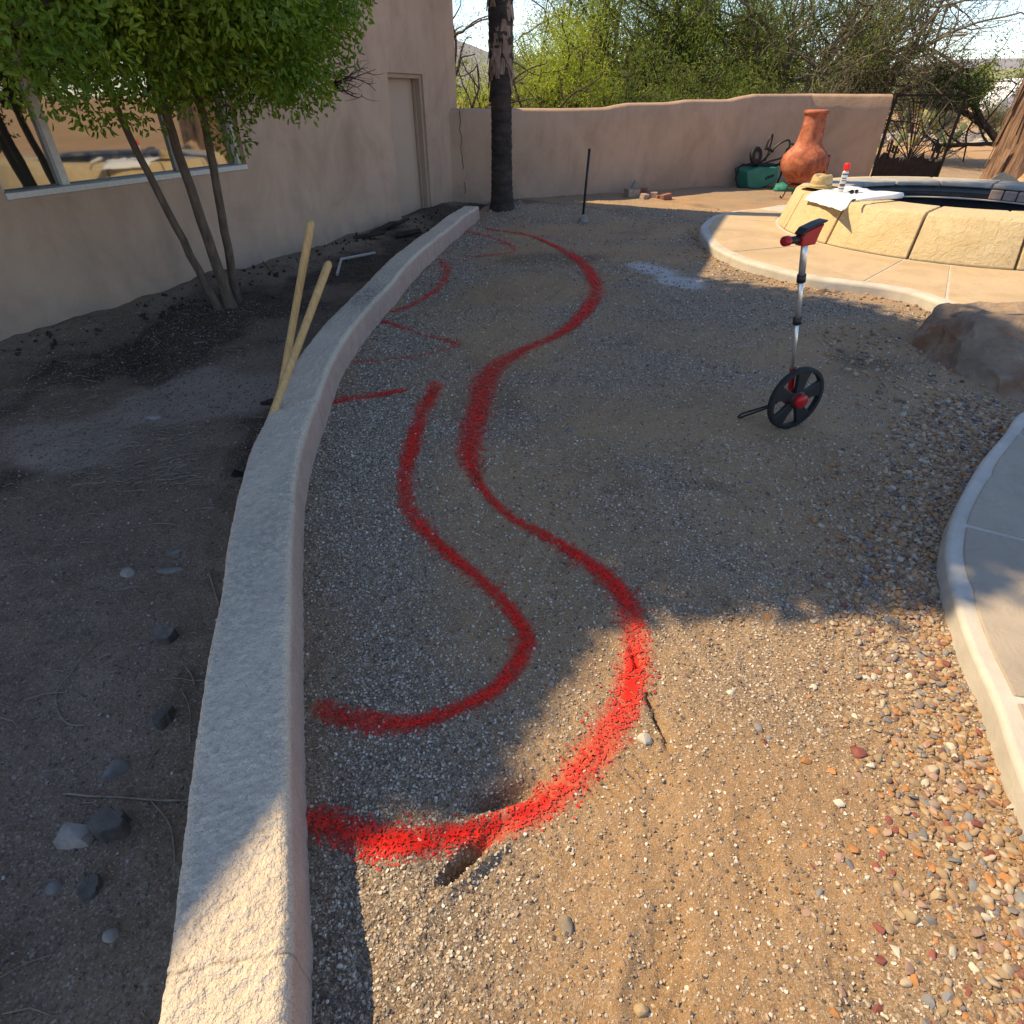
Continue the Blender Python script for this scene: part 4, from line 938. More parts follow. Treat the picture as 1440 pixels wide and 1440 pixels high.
for k in range(6):        # worn lettering on the tray
    q = MB(); x = lx+k*.03; z = .185+.008*k
    q.box((x-.010, -.003, z), (.009, .006, .055)); q.box((x+.009, -.003, z+(.01 if k % 2 else -.006)), (.009, .006, .04))
    q.box((x, -.0035, z+(.02 if k % 3 else -.004)), (.026, .005, .010)); q.box((x, -.0035, z-.024), (.02, .005, .009)) if k % 2 == 0 else None
    o = q.build('letter', 'ink_dark', tub)
wh = MB().lathe([(.07, -.03), (.12, -.045), (.15, -.038), (.165, 0), (.15, .038), (.12, .045), (.07, .03)], 28).build('wheel', 'rubber_black', wb, True); wh.location = wq(1055.5, 221, .12); wh.rotation_euler = (math.radians(78), .1, math.radians(20))
MB().lathe([(.001, -.04), (.05, -.034), (.072, -.026), (.072, .026), (.05, .034), (.001, .04)], 20).build('rim', 'light_iron', wh, True)
def wt(*pp): return [wq(a, b, c) for a, b, c in pp]
def sm(P): return catmull(P, 5)
fr_ = MB()
fr_.tube(sm(wt((1058, 233, .08), (1074, 228, .0), (1098, 221, -.02), (1101, 205, 0), (1096, 203, .05), (1086, 210, .12), (1074, 226, .18), (1063, 234, .2))), .019, 8)
fr_.tube(sm(wt((1066, 214, .05), (1068, 203, .05), (1073, 196, .08), (1076.5, 200, .12), (1076, 218, .14), (1073, 228, .14))), .018, 8)
fr_.tube(sm(wt((1098, 221, -.02), (1094, 231, .05), (1093, 234, .12))), .018, 8)
fr_.build('frame', 'black_tube', wb, True)
MB().tube(wt((1065, 211, .05), (1082, 216, .12)), .026, 8).build('cross_plate', 'black_tube', wb)
fr_ = MB()
fr_.tube(sm(wt((1101, 246, .05), (1101, 222, .05), (1103, 211, .06), (1111, 207.5, .1), (1120, 213, .14), (1130, 220, .2))), .019, 8)
fr_.tube(sm(wt((1103, 234, .16), (1103, 224, .16), (1108, 218, .18), (1115, 218, .2), (1124, 226, .24))), .018, 8)
fr_.tube(wt((1060, 234, .1), (1120, 232, .1)), .02, 8); fr_.tube(wt((1034, 236, .2), (1032, 250, .18), (1036, 260, .12), (1046, 262, .05)), .018, 8)
fr_.tube(wt((1101, 246, .05), (1099, 262, .1)), .019, 8); fr_.tube(wt((1060, 234, .1), (1040, 232, .2), (1034, 236, .2)), .018, 8)
fr_.build('handles', 'black_tube', wb, True)
tp = at_y(1112, 258, 13.6); tarp = MB(); gg = np.random.default_rng(8); NX, NY = 16, 8; v = []
for j in range(NY):
    for i in range(NX):
        x = (i/(NX-1)-.5)*.7; y = (j/(NY-1)-.5)*.35; e_ = (1-(2*i/(NX-1)-1)**4)*(1-(2*j/(NY-1)-1)**4); v.append((x, y, .01+e_*(.10+.05*math.sin(i*1.1+j)+.02*gg.normal())))
tarp.add(v, [(j*NX+i, j*NX+i+1, (j+1)*NX+i+1, (j+1)*NX+i) for j in range(NY-1) for i in range(NX-1)])
to = tarp.build('folded_tarp', 'tub_green', None, True, (tp[0], 13.6, gh(tp[0], 13.6))); m = to.modifiers.new('thick', 'SOLIDIFY'); m.thickness = .012; tag(to, 'crumpled teal tarp on the ground beside the wheelbarrow', 'tarp')

# ------------------------------------------------------------------ bricks and rubble by the wall
def place_box(name, label, cat, px, py, dims, rz, mat, group, tilt=(0, 0), lift=0., zz=None):
    p = at(px, py, 0); z = (gh(p[0], p[1]) if zz is None else zz)+dims[2]/2+lift-.01
    o = MB().box((0, 0, 0), dims).build(name, mat); bevel(o, .008, 2); o.location = (p[0], p[1], z); o.rotation_euler = (tilt[0], tilt[1], rz); return tag(o, label, cat, group)
BG = 'bricks and rubble by the wall'
place_box('concrete_block', 'pale square-cut block at the left of the rubble by the wall', 'block', 888, 279, (.24, .2, .14), .3, 'pale_rock', BG)
place_box('brick', 'broken pink brick next to the pale block', 'brick', 906, 280.5, (.17, .1, .09), .8, 'brick_pale', BG, (.2, .1))
place_box('brick', 'small upright brick half in the middle of the rubble', 'brick', 919, 279, (.12, .09, .1), -.3, 'brick_pale', BG)
place_box('brick', 'dark red brick at the right end of the rubble', 'brick', 936, 281, (.2, .11, .1), .5, 'brick_red', BG, (.0, -.12))
place_box('brick', 'flat dark red brick behind the other rubble', 'brick', 905, 275, (.22, .11, .1), 1.2, 'brick_red', BG)
place_box('brick', 'little dark brick chip between the bricks', 'brick', 926, 280, (.09, .08, .06), .2, 'brick_red', BG)
p = at(889, 277); gz = gh(p[0], p[1])
rock('rubble_chunk', [(-.06, -.05, 0), (.06, -.05, 0), (.06, .05, 0), (-.06, .05, 0), (.01, 0, .13), (-.02, .02, .11)], 'pale_rock', (p[0]+.03, p[1]+.02, gz+.125), 'pointed white rubble chip standing on the pale block', 'rock', BG, 2, .008, 14, 170)
# steel bar with a concrete lump
pp = at(819, 312); bz = gh(pp[0], pp[1]); top = at_y(829, 209, pp[1]+.02)
bar = thing('tamping_bar', 'thin black steel bar standing in a grey concrete lump', 'bar', (pp[0], pp[1], bz))
MB().tube([(0, 0, 0), (top[0]-pp[0], .02, top[2]-bz)], [.017, .02], 10).build('rod', 'tool_steel', bar, True)
rock('foot_lump', blob_pts(np.random.default_rng(3), .075, .075, .11, 18), 'pale_rock', (.015, -.03, -.01), sub=2, disp=.012, fr=12, seed=171, parent=bar)

# ------------------------------------------------------------------ measuring wheel
WR = .185; wc = at(1108, 597, 0); mz = gh(wc[0], wc[1])
mw = thing('measuring_wheel', 'upright measuring wheel with black five-spoke wheel, silver pole and red handle', 'measuring wheel', (wc[0], wc[1], mz), math.atan2(-.37, -.93))
# local x = direction toward the user, local y = axle
whl = MB(); tr = [(WR-.022, -.016), (WR-.004, -.018), (WR, -.012), (WR, .012), (WR-.004, .018), (WR-.022, .016), (WR-.026, 0), (WR-.022, -.016)]
whl.lathe(tr, 56); wo = whl.build('wheel', 'rubber_black', mw, True); wo.location = (0, 0, WR); wo.rotation_euler = (math.pi/2, 0, 0)
for k in range(5):
    a = 2*math.pi*k/5+.35; q = MB(); v = []
    for (rr, hwid, th_) in ((.035, .022, .014), (.10, .033, .012), (WR-.02, .05, .012)):
        for (s1, s2) in ((-1, -1), (1, -1), (1, 1), (-1, 1)):
            v.append((rr*math.cos(a)-s1*hwid*math.sin(a), rr*math.sin(a)+s1*hwid*math.cos(a), s2*th_))
    f = [(3,2,1,0), (8,9,10,11)]+[(i*4+j, i*4+(j+1) % 4, (i+1)*4+(j+1) % 4, (i+1)*4+j) for i in range(2) for j in range(4)]
    bevel(q.add(v, f).build('spoke', 'wheel_black', wo), .004)
MB().lathe([(.001, -.022), (.045, -.022), (.05, -.016), (.05, .016), (.045, .022), (.001, .022)], 28).build('hub', 'wheel_black', wo, True)
CY = 1 # camera side of the axle (local +y)
hc = MB().lathe([(.001, 0), (.036, 0), (.04, -.006), (.04, -.03), (.036, -.036), (.001, -.036)], 28, (0, 0, -.02)).build('hub_cap', 'red_plastic', wo, True)
MB().lathe([(.001, 0), (.05, 0), (.055, .01), (.05, .045), (.001, .05)], 24, (0, 0, .024)).build('counter_housing', 'red_plastic', wo, True)
q = MB(); q.box((.02, -.045, WR+.09), (.03, .02, .19), R=Matrix.Rotation(.22, 3, 'Y')); bevel(q.build('fork', 'red_plastic', mw), .006)
def pole(t_): return (.045+.20*t_, -.04*(1-t_)-.0, WR+.17+(1.045-WR-.17)*t_)
dirp = Vector(pole(1))-Vector(pole(0))
for (t0, t1, r) in ((0, .42, .0105), (.40, .74, .0135), (.72, 1.0, .0165)):
    MB().tube([pole(t0), pole(t1)], r, 12).build('pole_section', 'alu_pole', mw, True)
for t0 in (.405, .725):
    MB().tube([pole(t0-.022), pole(t0+.028)], .022, 12).build('clamp', 'wheel_black', mw, True)
hx, hy, hz = pole(1)
# red pod: body slopes up away from the user
q = MB(); prf2 = [(.055, -.045), (.065, .02), (.04, .052), (-.06, .085), (-.115, .10), (-.095, .045), (-.075, -.04)]
v = [(x, y, z) for y in (-.033, .033) for (x, z) in prf2]; n = len(prf2)
q.add(v, [tuple(range(n)), tuple(range(n, 2*n))[::-1]]+[(k, n+k, n+(k+1) % n, (k+1) % n) for k in range(n)])
pod = bevel(q.build('handle_pod', 'red_plastic', mw), .012, 3); pod.location = (hx, hy, hz); pod.scale = (.66, .8, .66)
q = MB(); prf3 = [(.062, .024), (.04, .056), (-.06, .09), (-.125, .108), (-.128, .122), (-.06, .108), (.045, .074), (.075, .034)]
v = [(x, y, z) for y in (-.036, .036) for (x, z) in prf3]; n = len(prf3)
q.add(v, [tuple(range(n)), tuple(range(n, 2*n))[::-1]]+[(k, n+k, n+(k+1) % n, (k+1) % n) for k in range(n)])
bevel(q.build('pod_lid', 'wheel_black', pod), .005, 2)
MB().tube([(.05, 0, .0), (.11, 0, -.003), (.145, 0, -.004)], [.026, .025, .027], 16).build('grip', 'wheel_black', pod, True)
MB().tube([(.145, 0, -.004), (.155, 0, -.004), (.19, 0, -.006), (.2, 0, -.006)], [.027, .034, .034, .026], 16).build('grip_end', 'red_plastic', pod, True)
q = MB(); q.tube([(.03, -.06, .17), (.07, -.1, .1), (.19, -.19, .012), (.2, -.2, .012), (.175, -.2, .03), (.06, -.12, .1)], .006, 6); q.build('kickstand', 'tool_steel', mw, True)

# ------------------------------------------------------------------ things on the spa rim
RZ = SH+.006
hp_ = at(1157, 266, RZ); v_ = hp_[:2]-SC; hp_[:2] = SC+v_/np.hypot(*v_)*1.80
hat = thing('straw_hat', 'tan straw hat resting on the spa rim', 'hat', (hp_[0], hp_[1], RZ), .5)
pr = catmull([(.245, .012), (.2, .016), (.155, .014), (.138, .03), (.132, .10), (.118, .155), (.09, .175), (.05, .165), (.001, .155)], 4)
q = MB().lathe([tuple(p) for p in pr], 40); q.v = [(x*1.12, y*.92+ (0 if z < .1 else -.0), z+(.03*(x/.24)**2 if z < .02 else 0)-(.03*math.exp(-(y/.035)**2) if z > .12 else 0)) for x, y, z in q.v]
o = q.build('crown', 'straw', hat, True); m = o.modifiers.new('thick', 'SOLIDIFY'); m.thickness = .006
q = MB().lathe([(.1405, .028), (.1425, .03), (.1385, .062), (.1365, .06)], 40); q.v = [(x*1.12, y*.92, z) for x, y, z in q.v]; q.build('band', 'straw', hat, True)
PZ = RZ+.004
sh_px = [(1133, 272.5), (1160, 279), (1186, 287.5), (1200, 281.5), (1232, 281), (1266, 278.5), (1266, 272), (1230, 270), (1197, 262.5), (1160, 268)]
S3 = [at(x, y, PZ) for x, y in sh_px]; c3 = np.mean(S3, 0)
bm = bmesh.new(); vs_ = [bm.verts.new(tuple(p-c3)) for p in S3]; bm.faces.new(vs_); bmesh.ops.triangulate(bm, faces=bm.faces)
bmesh.ops.subdivide_edges(bm, edges=bm.edges, cuts=5, use_grid_fill=True)
for v in bm.verts:
    wv = v.co+Vector(c3); rr = math.hypot(wv.x-SC[0], wv.y-SC[1]); v.co.z += .006*math.sin(wv.x*17+wv.y*9)+.004*math.sin(wv.y*31)
    if rr > RO-.02: v.co.z -= min(.08, (rr-RO+.02)*.7)
me = bpy.data.meshes.new('paper_plan'); bm.to_mesh(me); bm.free(); me.materials.append(M('paper_white'))
pa = bpy.data.objects.new('paper_plan', me); COL.objects.link(pa); pa.location = tuple(c3+np.array([0, 0, .012])); smooth_by_angle(pa, 60)
m = pa.modifiers.new('thick', 'SOLIDIFY'); m.thickness = .003; tag(pa, 'large white paper plan spread over the spa rim under the spray can', 'paper')
e0, e1 = at(1204, 283, PZ+.03)-c3, at(1267, 276.5, PZ+.03)-c3
q = MB().tube([e0+(e1-e0)*t_ for t_ in (0, .3, .7, 1)], [.010, .02, .028, .032], 14); q.build('rolled_edge', 'paper_white', pa, True)
cp = at(1181, 271, RZ+.01); can = thing('spray_can', 'white spray paint can with a bright red cap on the paper plan', 'spray can', (cp[0], cp[1], RZ+.022), .4)
MB().lathe([(.001, 0), (.033, 0), (.036, .006), (.036, .215), (.033, .222), (.026, .236), (.001, .237)], 26).build('body', 'can_white', can, True)
MB().lathe([(.0272, .236), (.036, .237), (.0365, .243), (.035, .30), (.031, .312), (.001, .314)], 26).build('cap', 'can_cap', can, True)
for (z, a0_, a1_, h_) in ((.185, 2.9, 5.2, .018), (.145, 3.2, 4.6, .012), (.12, 3.3, 4.8, .010), (.06, 3.0, 5.0, .03), (.03, 2.9, 5.4, .012)):
    q = MB(); v = []
    for t_ in np.linspace(a0_, a1_, 9):
        for z_ in (z, z+h_): v.append((.0366*math.cos(t_), .0366*math.sin(t_), z_))
    q.add(v, [(2*k, 2*k+2, 2*k+3, 2*k+1) for k in range(8)]).build('label_print', 'can_print', can)
gp = at(1200, 274.5, RZ+.01); sg = thing('sunglasses', 'dark folded sunglasses lying on the paper plan', 'sunglasses', (gp[0], gp[1], RZ+.024), .3)
for s_ in (-1, 1):
    q = MB().lathe([(.001, -.003), (.026, -.003), (.03, 0), (.026, .003), (.001, .003)], 16); o = q.build('lens', 'sun_lens', sg, True); o.location = (s_*.036, 0, .024); o.rotation_euler = (1.25, 0, s_*.1); o.scale = (1.1, .85, 1)
    MB().tube([(s_*.07, .0, .035), (s_*.07, .05, .03), (-s_*.01, .07, .012)], .004, 6).build('temple_arm', 'sun_lens', sg)
MB().tube([(-.012, 0, .034), (0, -.003, .038), (.012, 0, .034)], .004, 6).build('bridge', 'sun_lens', sg)
dp = at_y(1244, 249, 11.4); ds = MB().lathe([(.001, 0), (.17, 0), (.24, .06), (.25, .07), (.23, .07), (.16, .015), (.001, .012)], 30).build('plant_saucer', 'terracotta', None, True, (dp[0]-.1, 10.95, LZ)); 
sd_z = at_y(1244, 250, 10.95)[2]; ds.location.z = max(LZ, 0); tag(ds, 'shallow terracotta dish behind the far spa rim', 'dish')
po = MB().lathe([(.001, 0), (.11, 0), (.15, .26), (.165, .26), (.165, .31), (.145, .31), (.1, .03), (.001, .03)], 26).build('flower_pot', 'terracotta', None, True, (dp[0]-.1, 10.95, LZ+.014)); tag(po, 'small terracotta flower pot standing in the dish behind the spa', 'pot')

# ------------------------------------------------------------------ garden tools leaning over the curb
def tool(name, label, head_xy, tip, r, kind):
    h = np.array([head_xy[0], head_xy[1], gh(*head_xy)-.02]); tip = np.array(tip); root = thing(name, label, 'shovel' if kind == 'shovel' else 'pick', tuple(h)); d = tip-h; L = np.linalg.norm(d); d /= L
    pts = [d*.08+ (d*(L-.08))*t_ for t_ in np.linspace(0, .985, 8)]+[d*L]
    MB().tube(pts, list(np.linspace(r*.95, r*1.08, 8))+[r*.55], 12).build('handle', 'handle_wood', root, True)
    side_ = np.cross(d, [0, 0, 1]); side_ /= np.linalg.norm(side_); up_ = np.cross(side_, d); q = MB(); v = []
    if kind == 'shovel':
        q.tube([d*.15, d*.0], [r*1.2, r*1.3], 10)
        for (t_, w, b) in ((.07, .10, .0), (-.05, .105, .012), (-.16, .085, .01), (-.23, .012, 0)):
            for s_ in (-1, -.5, 0, .5, 1): v.append(d*t_+side_*s_*w+up_*(.022*s_*s_-.01+b))
        q.add(v, [(i*5+j, i*5+j+1, (i+1)*5+j+1, (i+1)*5+j) for i in range(3) for j in range(4)])
    else:
        q.tube([side_*.22-d*.03+d*.1, side_*.1+d*.12, d*.12, -side_*.1+d*.12, -side_*.24+d*.06], [.012, .02, .03, .02, .008], 8)
    o = q.build('head', 'tool_steel', root, True); m = o.modifiers.new('thick', 'SOLIDIFY'); m.thickness = .004
    return root
tool('shovel', 'round-handled wooden tool leaning lowest against the curb', (-1.40, 2.62), at_y(463, 368, 3.5), .021, 'shovel')
tool('garden_pick', 'taller wooden tool handle standing more upright behind the other', (-1.47, 3.3), at_y(438, 310, 3.6), .021, 'pick')

# ------------------------------------------------------------------ things lying in the bed
def stump(px, py, r, h, label, topm='stump_top', seed=0):
    p = at(px, py, -.05); z = gh(p[0], p[1]); gg = np.random.default_rng(seed)
    root = thing('cut_stump', label, 'stump', (p[0], p[1], z-.02), gg.random()*6, 'stumps cut off in the soil bed')
    n = 36; prof_ = 1+.08*np.array([math.sin(k*.35+seed)+.6*math.sin(k*.87+seed*2) for k in range(n)])+.05*gg.normal(size=n)
    v = []
    for (rs, zz) in ((1.25, -.03), (1.1, .012), (1.02, h*.5), (1., h), (.92, h+.006)):
        for k in range(n): a = 2*math.pi*k/n; v.append((r*rs*prof_[k]*math.cos(a), r*rs*prof_[k]*math.sin(a), zz+(.01*math.cos(a+seed) if zz > .025 else 0)))
    q = MB().add(v, [(i*n+k, i*n+(k+1) % n, (i+1)*n+(k+1) % n, (i+1)*n+k) for i in range(4) for k in range(n)]); q.build('bark', 'charcoal_stump', root, True)
    v = [(r*.92*prof_[k]*math.cos(2*math.pi*k/n), r*.92*prof_[k]*math.sin(2*math.pi*k/n), h+.006+.01*math.cos(2*math.pi*k/n+seed)) for k in range(n)]+[(0, 0, h+.006)]
    MB().add(v, [(k, (k+1) % n, n) for k in range(n)]).build('cut_face', topm, root)
stump(231, 892, .034, .05, 'small dark cut stump nearest the middle of the curb', 'stump_top', 1)
stump(228, 1003, .032, .045, 'black splintered stump between the two other stumps', 'charcoal_stump', 2)
stump(154, 1158, .04, .06, 'pale-topped cut stump beside the angular block stone', 'stump_top', 3)
stump(120, 1242, .026, .03, 'little low stump just past the block stone', 'charcoal_stump', 4)
def bed_rock(px, py, rx, ry, rz_, mat, label, seed, rot=0., grp='stones lying in the soil bed'):
    p = at(px, py, -.05); o = rock('stone', blob_pts(np.random.default_rng(seed), rx, ry, rz_, 26), mat, (p[0], p[1], gh(p[0], p[1])-rz_*.35), label, 'stone', grp, 3, .01, 12, seed, rnd=.5, ang=80); o.rotation_euler.z = rot; return o
bed_rock(153, 1068, .052, .03, .04, 'river_rock', 'smooth dark oval stone with a pale end near the stumps', 301, 1.1)
p = at(104, 1172, -.05); o = rock('stone', [(-.05, -.022, -.03), (.045, -.028, -.03), (.05, .02, -.03), (-.042, .028, -.03), (-.046, -.018, .022), (.03, -.024, .028), (.046, .016, .018), (-.03, .024, .032), (0, -.03, .0)], 'pale_rock', (p[0], p[1], gh(p[0], p[1])+.012), 'angular grey block stone touching the pale-topped stump', 'stone', 'stones lying in the soil bed', 3, .008, 16, 309, rnd=.04, ang=28); o.rotation_euler.z = .15
bed_rock(177, 800, .036, .032, .038, 'pale_rock', 'round pale stone sitting alone in the bed', 302)
bed_rock(237, 796, .06, .025, .02, 'river_rock', 'flat grey stone half buried near the curb', 303, .2)
bed_rock(246, 769, .055, .022, .018, 'river_rock', 'thin flat stone just beyond the half buried one', 304, .3)
bed_rock(210, 583, .07, .035, .025, 'pale_rock', 'pale flat stone on the light sandy patch of the bed', 305, .1)
bed_rock(65, 1237, .02, .018, .016, 'river_rock', 'tiny dark pebble near the bottom stumps', 306)
bed_rock(148, 1310, .02, .017, .018, 'pale_rock', 'small pale pebble in the soil past the stumps', 307)
def lie(name, label, cat, pxs, r, mat, z0=-.05, group=None, lift=.004, n=6):
    P = [at(x, y, z0) for x, y in pxs]; P = catmull([p[:2] for p in P], n); c = P.mean(0)
    v = [(x-c[0], y-c[1], gh(x, y)+r*.6+lift) for x, y in P]
    o = MB().tube(v, r, 6).build(name, mat, None, True, (c[0], c[1], 0)); return tag(o, label, cat, group)
TW = 'twigs and stems lying about'
lie('twig', 'long curved pale twig like a hook on the soil', 'twig', [(135, 900), (100, 935), (78, 965), (76, 990), (90, 1010), (115, 1012)], .0022, 'twig', group=TW)
lie('twig', 'straight pale stick lying across toward the curb', 'twig', [(82, 1108), (150, 1112), (205, 1116), (262, 1113)], .0035, 'twig', group=TW)
lie('twig', 'bent thin twig below the straight stick', 'twig', [(207, 1118), (230, 1145), (238, 1175), (240, 1205)], .002, 'twig', group=TW)
lie('twig', 'short pale stem by the nearest stump to the curb', 'twig', [(257, 930), (265, 940), (269, 953)], .003, 'twig', group=TW)
lie('twig', 'thin stem pointing at the curb between two stumps', 'twig', [(218, 946), (250, 947), (290, 948)], .002, 'twig', group=TW)
lie('twig', 'thin stem slanting up from the black stump', 'twig', [(250, 960), (262, 985), (263, 1010), (262, 1035)], .0018, 'twig', group=TW)
lie('twig', 'pale straw stem beside the half buried stone', 'twig', [(292, 798), (298, 820), (306, 845)], .003, 'twig', group=TW)
lie('twig', 'thin arched stem above the half buried stones', 'twig', [(190, 735), (225, 732), (257, 738)], .002, 'twig', group=TW)
lie('twig', 'pale twig in the damp soil below the trench', 'twig', [(15, 613), (42, 600)], .004, 'twig', group=TW, n=3)
lie('twig', 'dry root sticking out of the debris near the wall', 'twig', [(355, 372), (372, 380), (388, 392)], .008, 'twig', group=TW)
lie('twig', 'fine straw lying on the gravel near the outer red curve', 'twig', [(772, 422), (782, 412), (793, 404)], .004, 'twig', 0, TW)
lie('twig', 'fine straw on open gravel left of the measuring wheel', 'twig', [(915, 535), (930, 522), (936, 517)], .003, 'twig', 0, TW)
q = MB(); a, b, c = at(473, 380, 0), at(480, 366, 0), at(527, 355, 0); zz = max(gh(*a[:2]), gh(*b[:2]), gh(*c[:2]))+.045
q.tube([(a[0], a[1], gh(*a[:2])+.02), (b[0], b[1], zz), (c[0], c[1], gh(*c[:2])+.03)], .016, 10); o = q.build('pvc_pipe', 'white_pvc', None, False); tag(o, 'bent white irrigation pipe lying in the bed behind the tools', 'pipe')
gg = np.random.default_rng(61)
for k, (px, py, L_, w_, lab) in enumerate([(540, 328, .5, .12, 'dark weathered board in the debris below the door'), (560, 323, .4, .1, 'second dark board leaning in the debris by the door'), (520, 338, .42, .1, 'dark board at the near edge of the debris heap'), (575, 330, .35, .09, 'short dark board between the debris and curb')]):
    p = at(px, py, 0); o = MB().box((0, 0, 0), (L_, w_, .03)).build('board', 'mulch_dark'); bevel(o, .006); o.location = (p[0], p[1], gh(p[0], p[1])+.045); o.rotation_euler = (gg.normal()*.15, gg.normal()*.12, .6+gg.normal()*.5); tag(o, lab, 'board', 'boards in the debris heap')
# clods and litter of the heap as one mass
def chunk_mass(name, pts, sizes, mat, seed, label, cat):
    ico = bmesh.new(); bmesh.ops.create_icosphere(ico, subdivisions=1, radius=1); iv = np.array([v.co for v in ico.verts]); ifc = np.array([[v.index for v in f.verts] for f in ico.faces]); ico.free()
    gg = np.random.default_rng(seed); V = []; F = []
    for k, (p, s_) in enumerate(zip(pts, sizes)):
        R = np.linalg.qr(gg.normal(size=(3, 3)))[0]; sc = s_*np.array([1, .4+.5*gg.random(), .25+.4*gg.random()])
        V.append((iv*(1+.25*gg.normal(size=(len(iv), 1)))*sc)@R.T+p); F.append(ifc+k*len(iv))
    o = link_mesh(name, np.vstack(V), np.vstack(F), mat); stuff(o); return tag(o, label, cat)
pts = []; sz = []
for k in range(420):
    if k < 520: p = at(345+250*gg.random(), 0, 0) if False else None
    t_ = gg.random(); s_ = 1.2+6.8*gg.random(); off = .08+abs(gg.normal())*.28; q_ = HP0+HD*s_+HN*off
    if q_[0] > curb_x(q_[1])-.16: continue
    r = .006+.03*gg.random()**4; pts.append(np.array([q_[0], q_[1], gh(q_[0], q_[1])+r*.25])); sz.append(r)
# straw and dry leaf litter over the bed
lp, ls = [], []
V = []; F = []; gg2 = np.random.default_rng(63)
for k in range(900):
    if k < 380: p = at(90+190*gg2.random(), 590+90*gg2.random(), -.05)
    else: p = np.array([-3.4+2.6*gg2.random(), .4+5.5*gg2.random(), 0])
    if p[0] > curb_x(p[1])-.15 or p[0] < house_x(p[1])+.15: continue
    a_ = gg2.normal()*.7+.5; L_ = .02+.10*gg2.random()**2; w = .0009+.0012*gg2.random(); d_ = np.array([math.cos(a_), math.sin(a_)]); n_ = np.array([-d_[1], d_[0]])
    b = len(V)
    for t_ in (-.5, 0, .5):
        q = p[:2]+d_*L_*t_+n_*(.12*L_*(t_ == 0)); z = gh(q[0], q[1])+.004+.006*gg2.random(); V += [(q[0]-n_[0]*w, q[1]-n_[1]*w, z), (q[0]+n_[0]*w, q[1]+n_[1]*w, z), (q[0], q[1], z+w*1.6)]
    for i_ in (0, 3): F += [(b+i_, b+i_+1, b+i_+4, b+i_+3), (b+i_+1, b+i_+2, b+i_+5, b+i_+4), (b+i_+2, b+i_, b+i_+3, b+i_+5)]
lt = link_mesh('straw_litter', V, F, 'twig'); stuff(lt); tag(lt, 'thin dry straw litter strewn over the soil bed', 'litter')
chunk_mass('soil_clods', pts, sz, 'mulch_dark', 62, 'dark soil clods and bark litter along the foot of the house', 'clods')

# bark bits, pale rocks around the palm and in the yard
def yard_rock(px, py, rx, ry, rz_, mat, label, seed, rot=0., grp=None, cat='stone'):
    p = at(px, py, 0); o = rock('stone', blob_pts(np.random.default_rng(seed), rx, ry, rz_, 22), mat, (p[0], p[1], gh(p[0], p[1])-rz_*.12), label, cat, grp, 2, .1*rx, .5/rx*.25, seed); o.rotation_euler.z = rot; return o
PG = 'pale rubble round the palm foot'
for k, (px, py, s_) in enumerate([(697, 301, .09), (690, 303, .06), (683, 304, .04), (723, 297, .05), (730, 291, .06), (718, 293, .04), (808, 287, .06), (795, 281, .05), (816, 290, .04), (822, 290, .05), (806, 294, .03)]):
    yard_rock(px, py, s_, s_*.7, s_*.7, 'pale_rock', ['broken white rubble at the foot of the palm', 'white rubble scattered on the mound by the steel bar'][px > 760], 330+k, k, PG)
yard_rock(906, 1042, .026, .02, .026, 'stone_cream', 'cream stone casting a shadow beside the drag rut', 350)
yard_rock(1066, 1023, .012, .02, .012, 'stone_grey', 'smooth slate-grey oval pebble on sunny sand', 351, .2)
yard_rock(1207, 1060, .024, .022, .018, 'stone_maroon', 'dark maroon stone alone on sunny gravel', 352)
yard_rock(1279, 1290, .019, .019, .026, 'stone_tan', 'round yellow-green pebble at the edge of the stone border', 353)
yard_rock(902, 1420, .018, .016, .02, 'stone_tan', 'small tan stone at the end of the near furrow', 354)
yard_rock(795, 1303, .017, .026, .012, 'twig', 'splinter of brown bark pressed into the sand', 355, .2, None, 'bark')
yard_rock(1028, 972, .014, .012, .012, 'stone_cream', 'pale pebble between the shoe print and stone border', 356)
yard_rock(775, 965, .012, .011, .014, 'stone_grey', 'dark pebble between the two red curves at the sun edge', 357)
yard_rock(800, 605, .022, .02, .02, 'river_rock', 'grey stone in the shade right of the outer red curve', 358)
# ------------------------------------------------------------------ far setting
v = []; n = 120; xs = np.linspace(-3500, 4500, n); rid = 190+260*np.abs(fbm(xs, xs*0, .0009, 5, 180))*2+60*fbm(xs, xs*0, .006, 4, 181)
rid *= .5*.55+.5*.55+.45*sstep(1800, -800, xs)
rows_ = 10; 
for j in range(rows_):
    t_ = j/(rows_-1); 
    for k in range(n): v.append((xs[k], 2600+1400*t_+200*fbm(np.array([xs[k]]), np.array([t_*900.]), .003, 3, 182)[0], rid[k]*math.sin(t_*math.pi/2)*(1+.25*fbm(np.array([xs[k]]), np.array([t_*1500.]), .004, 4, 183)[0])-5))
mo = link_mesh('mountains', v, [(j*n+k, j*n+k+1, (j+1)*n+k+1, (j+1)*n+k) for j in range(rows_-1) for k in range(n-1)], 'hazy_mountain', None, True); structure(mo)
v = []; n = 60; xs = np.linspace(40, 330, n); 
for j in range(8):
    t_ = j/7
    for k in range(n): v.append((xs[k], 130+90*t_, 1.0+7*math.sin(t_*math.pi/2)*(sstep(40, 120, xs[k]))*(1+.5*fbm(np.array([xs[k]]), np.array([t_*60.]), .03, 4, 185)[0])))
hi = link_mesh('hillside', v, [(j*n+k, j*n+k+1, (j+1)*n+k+1, (j+1)*n+k) for j in range(7) for k in range(n-1)], 'hill_scrub', None, True); structure(hi)
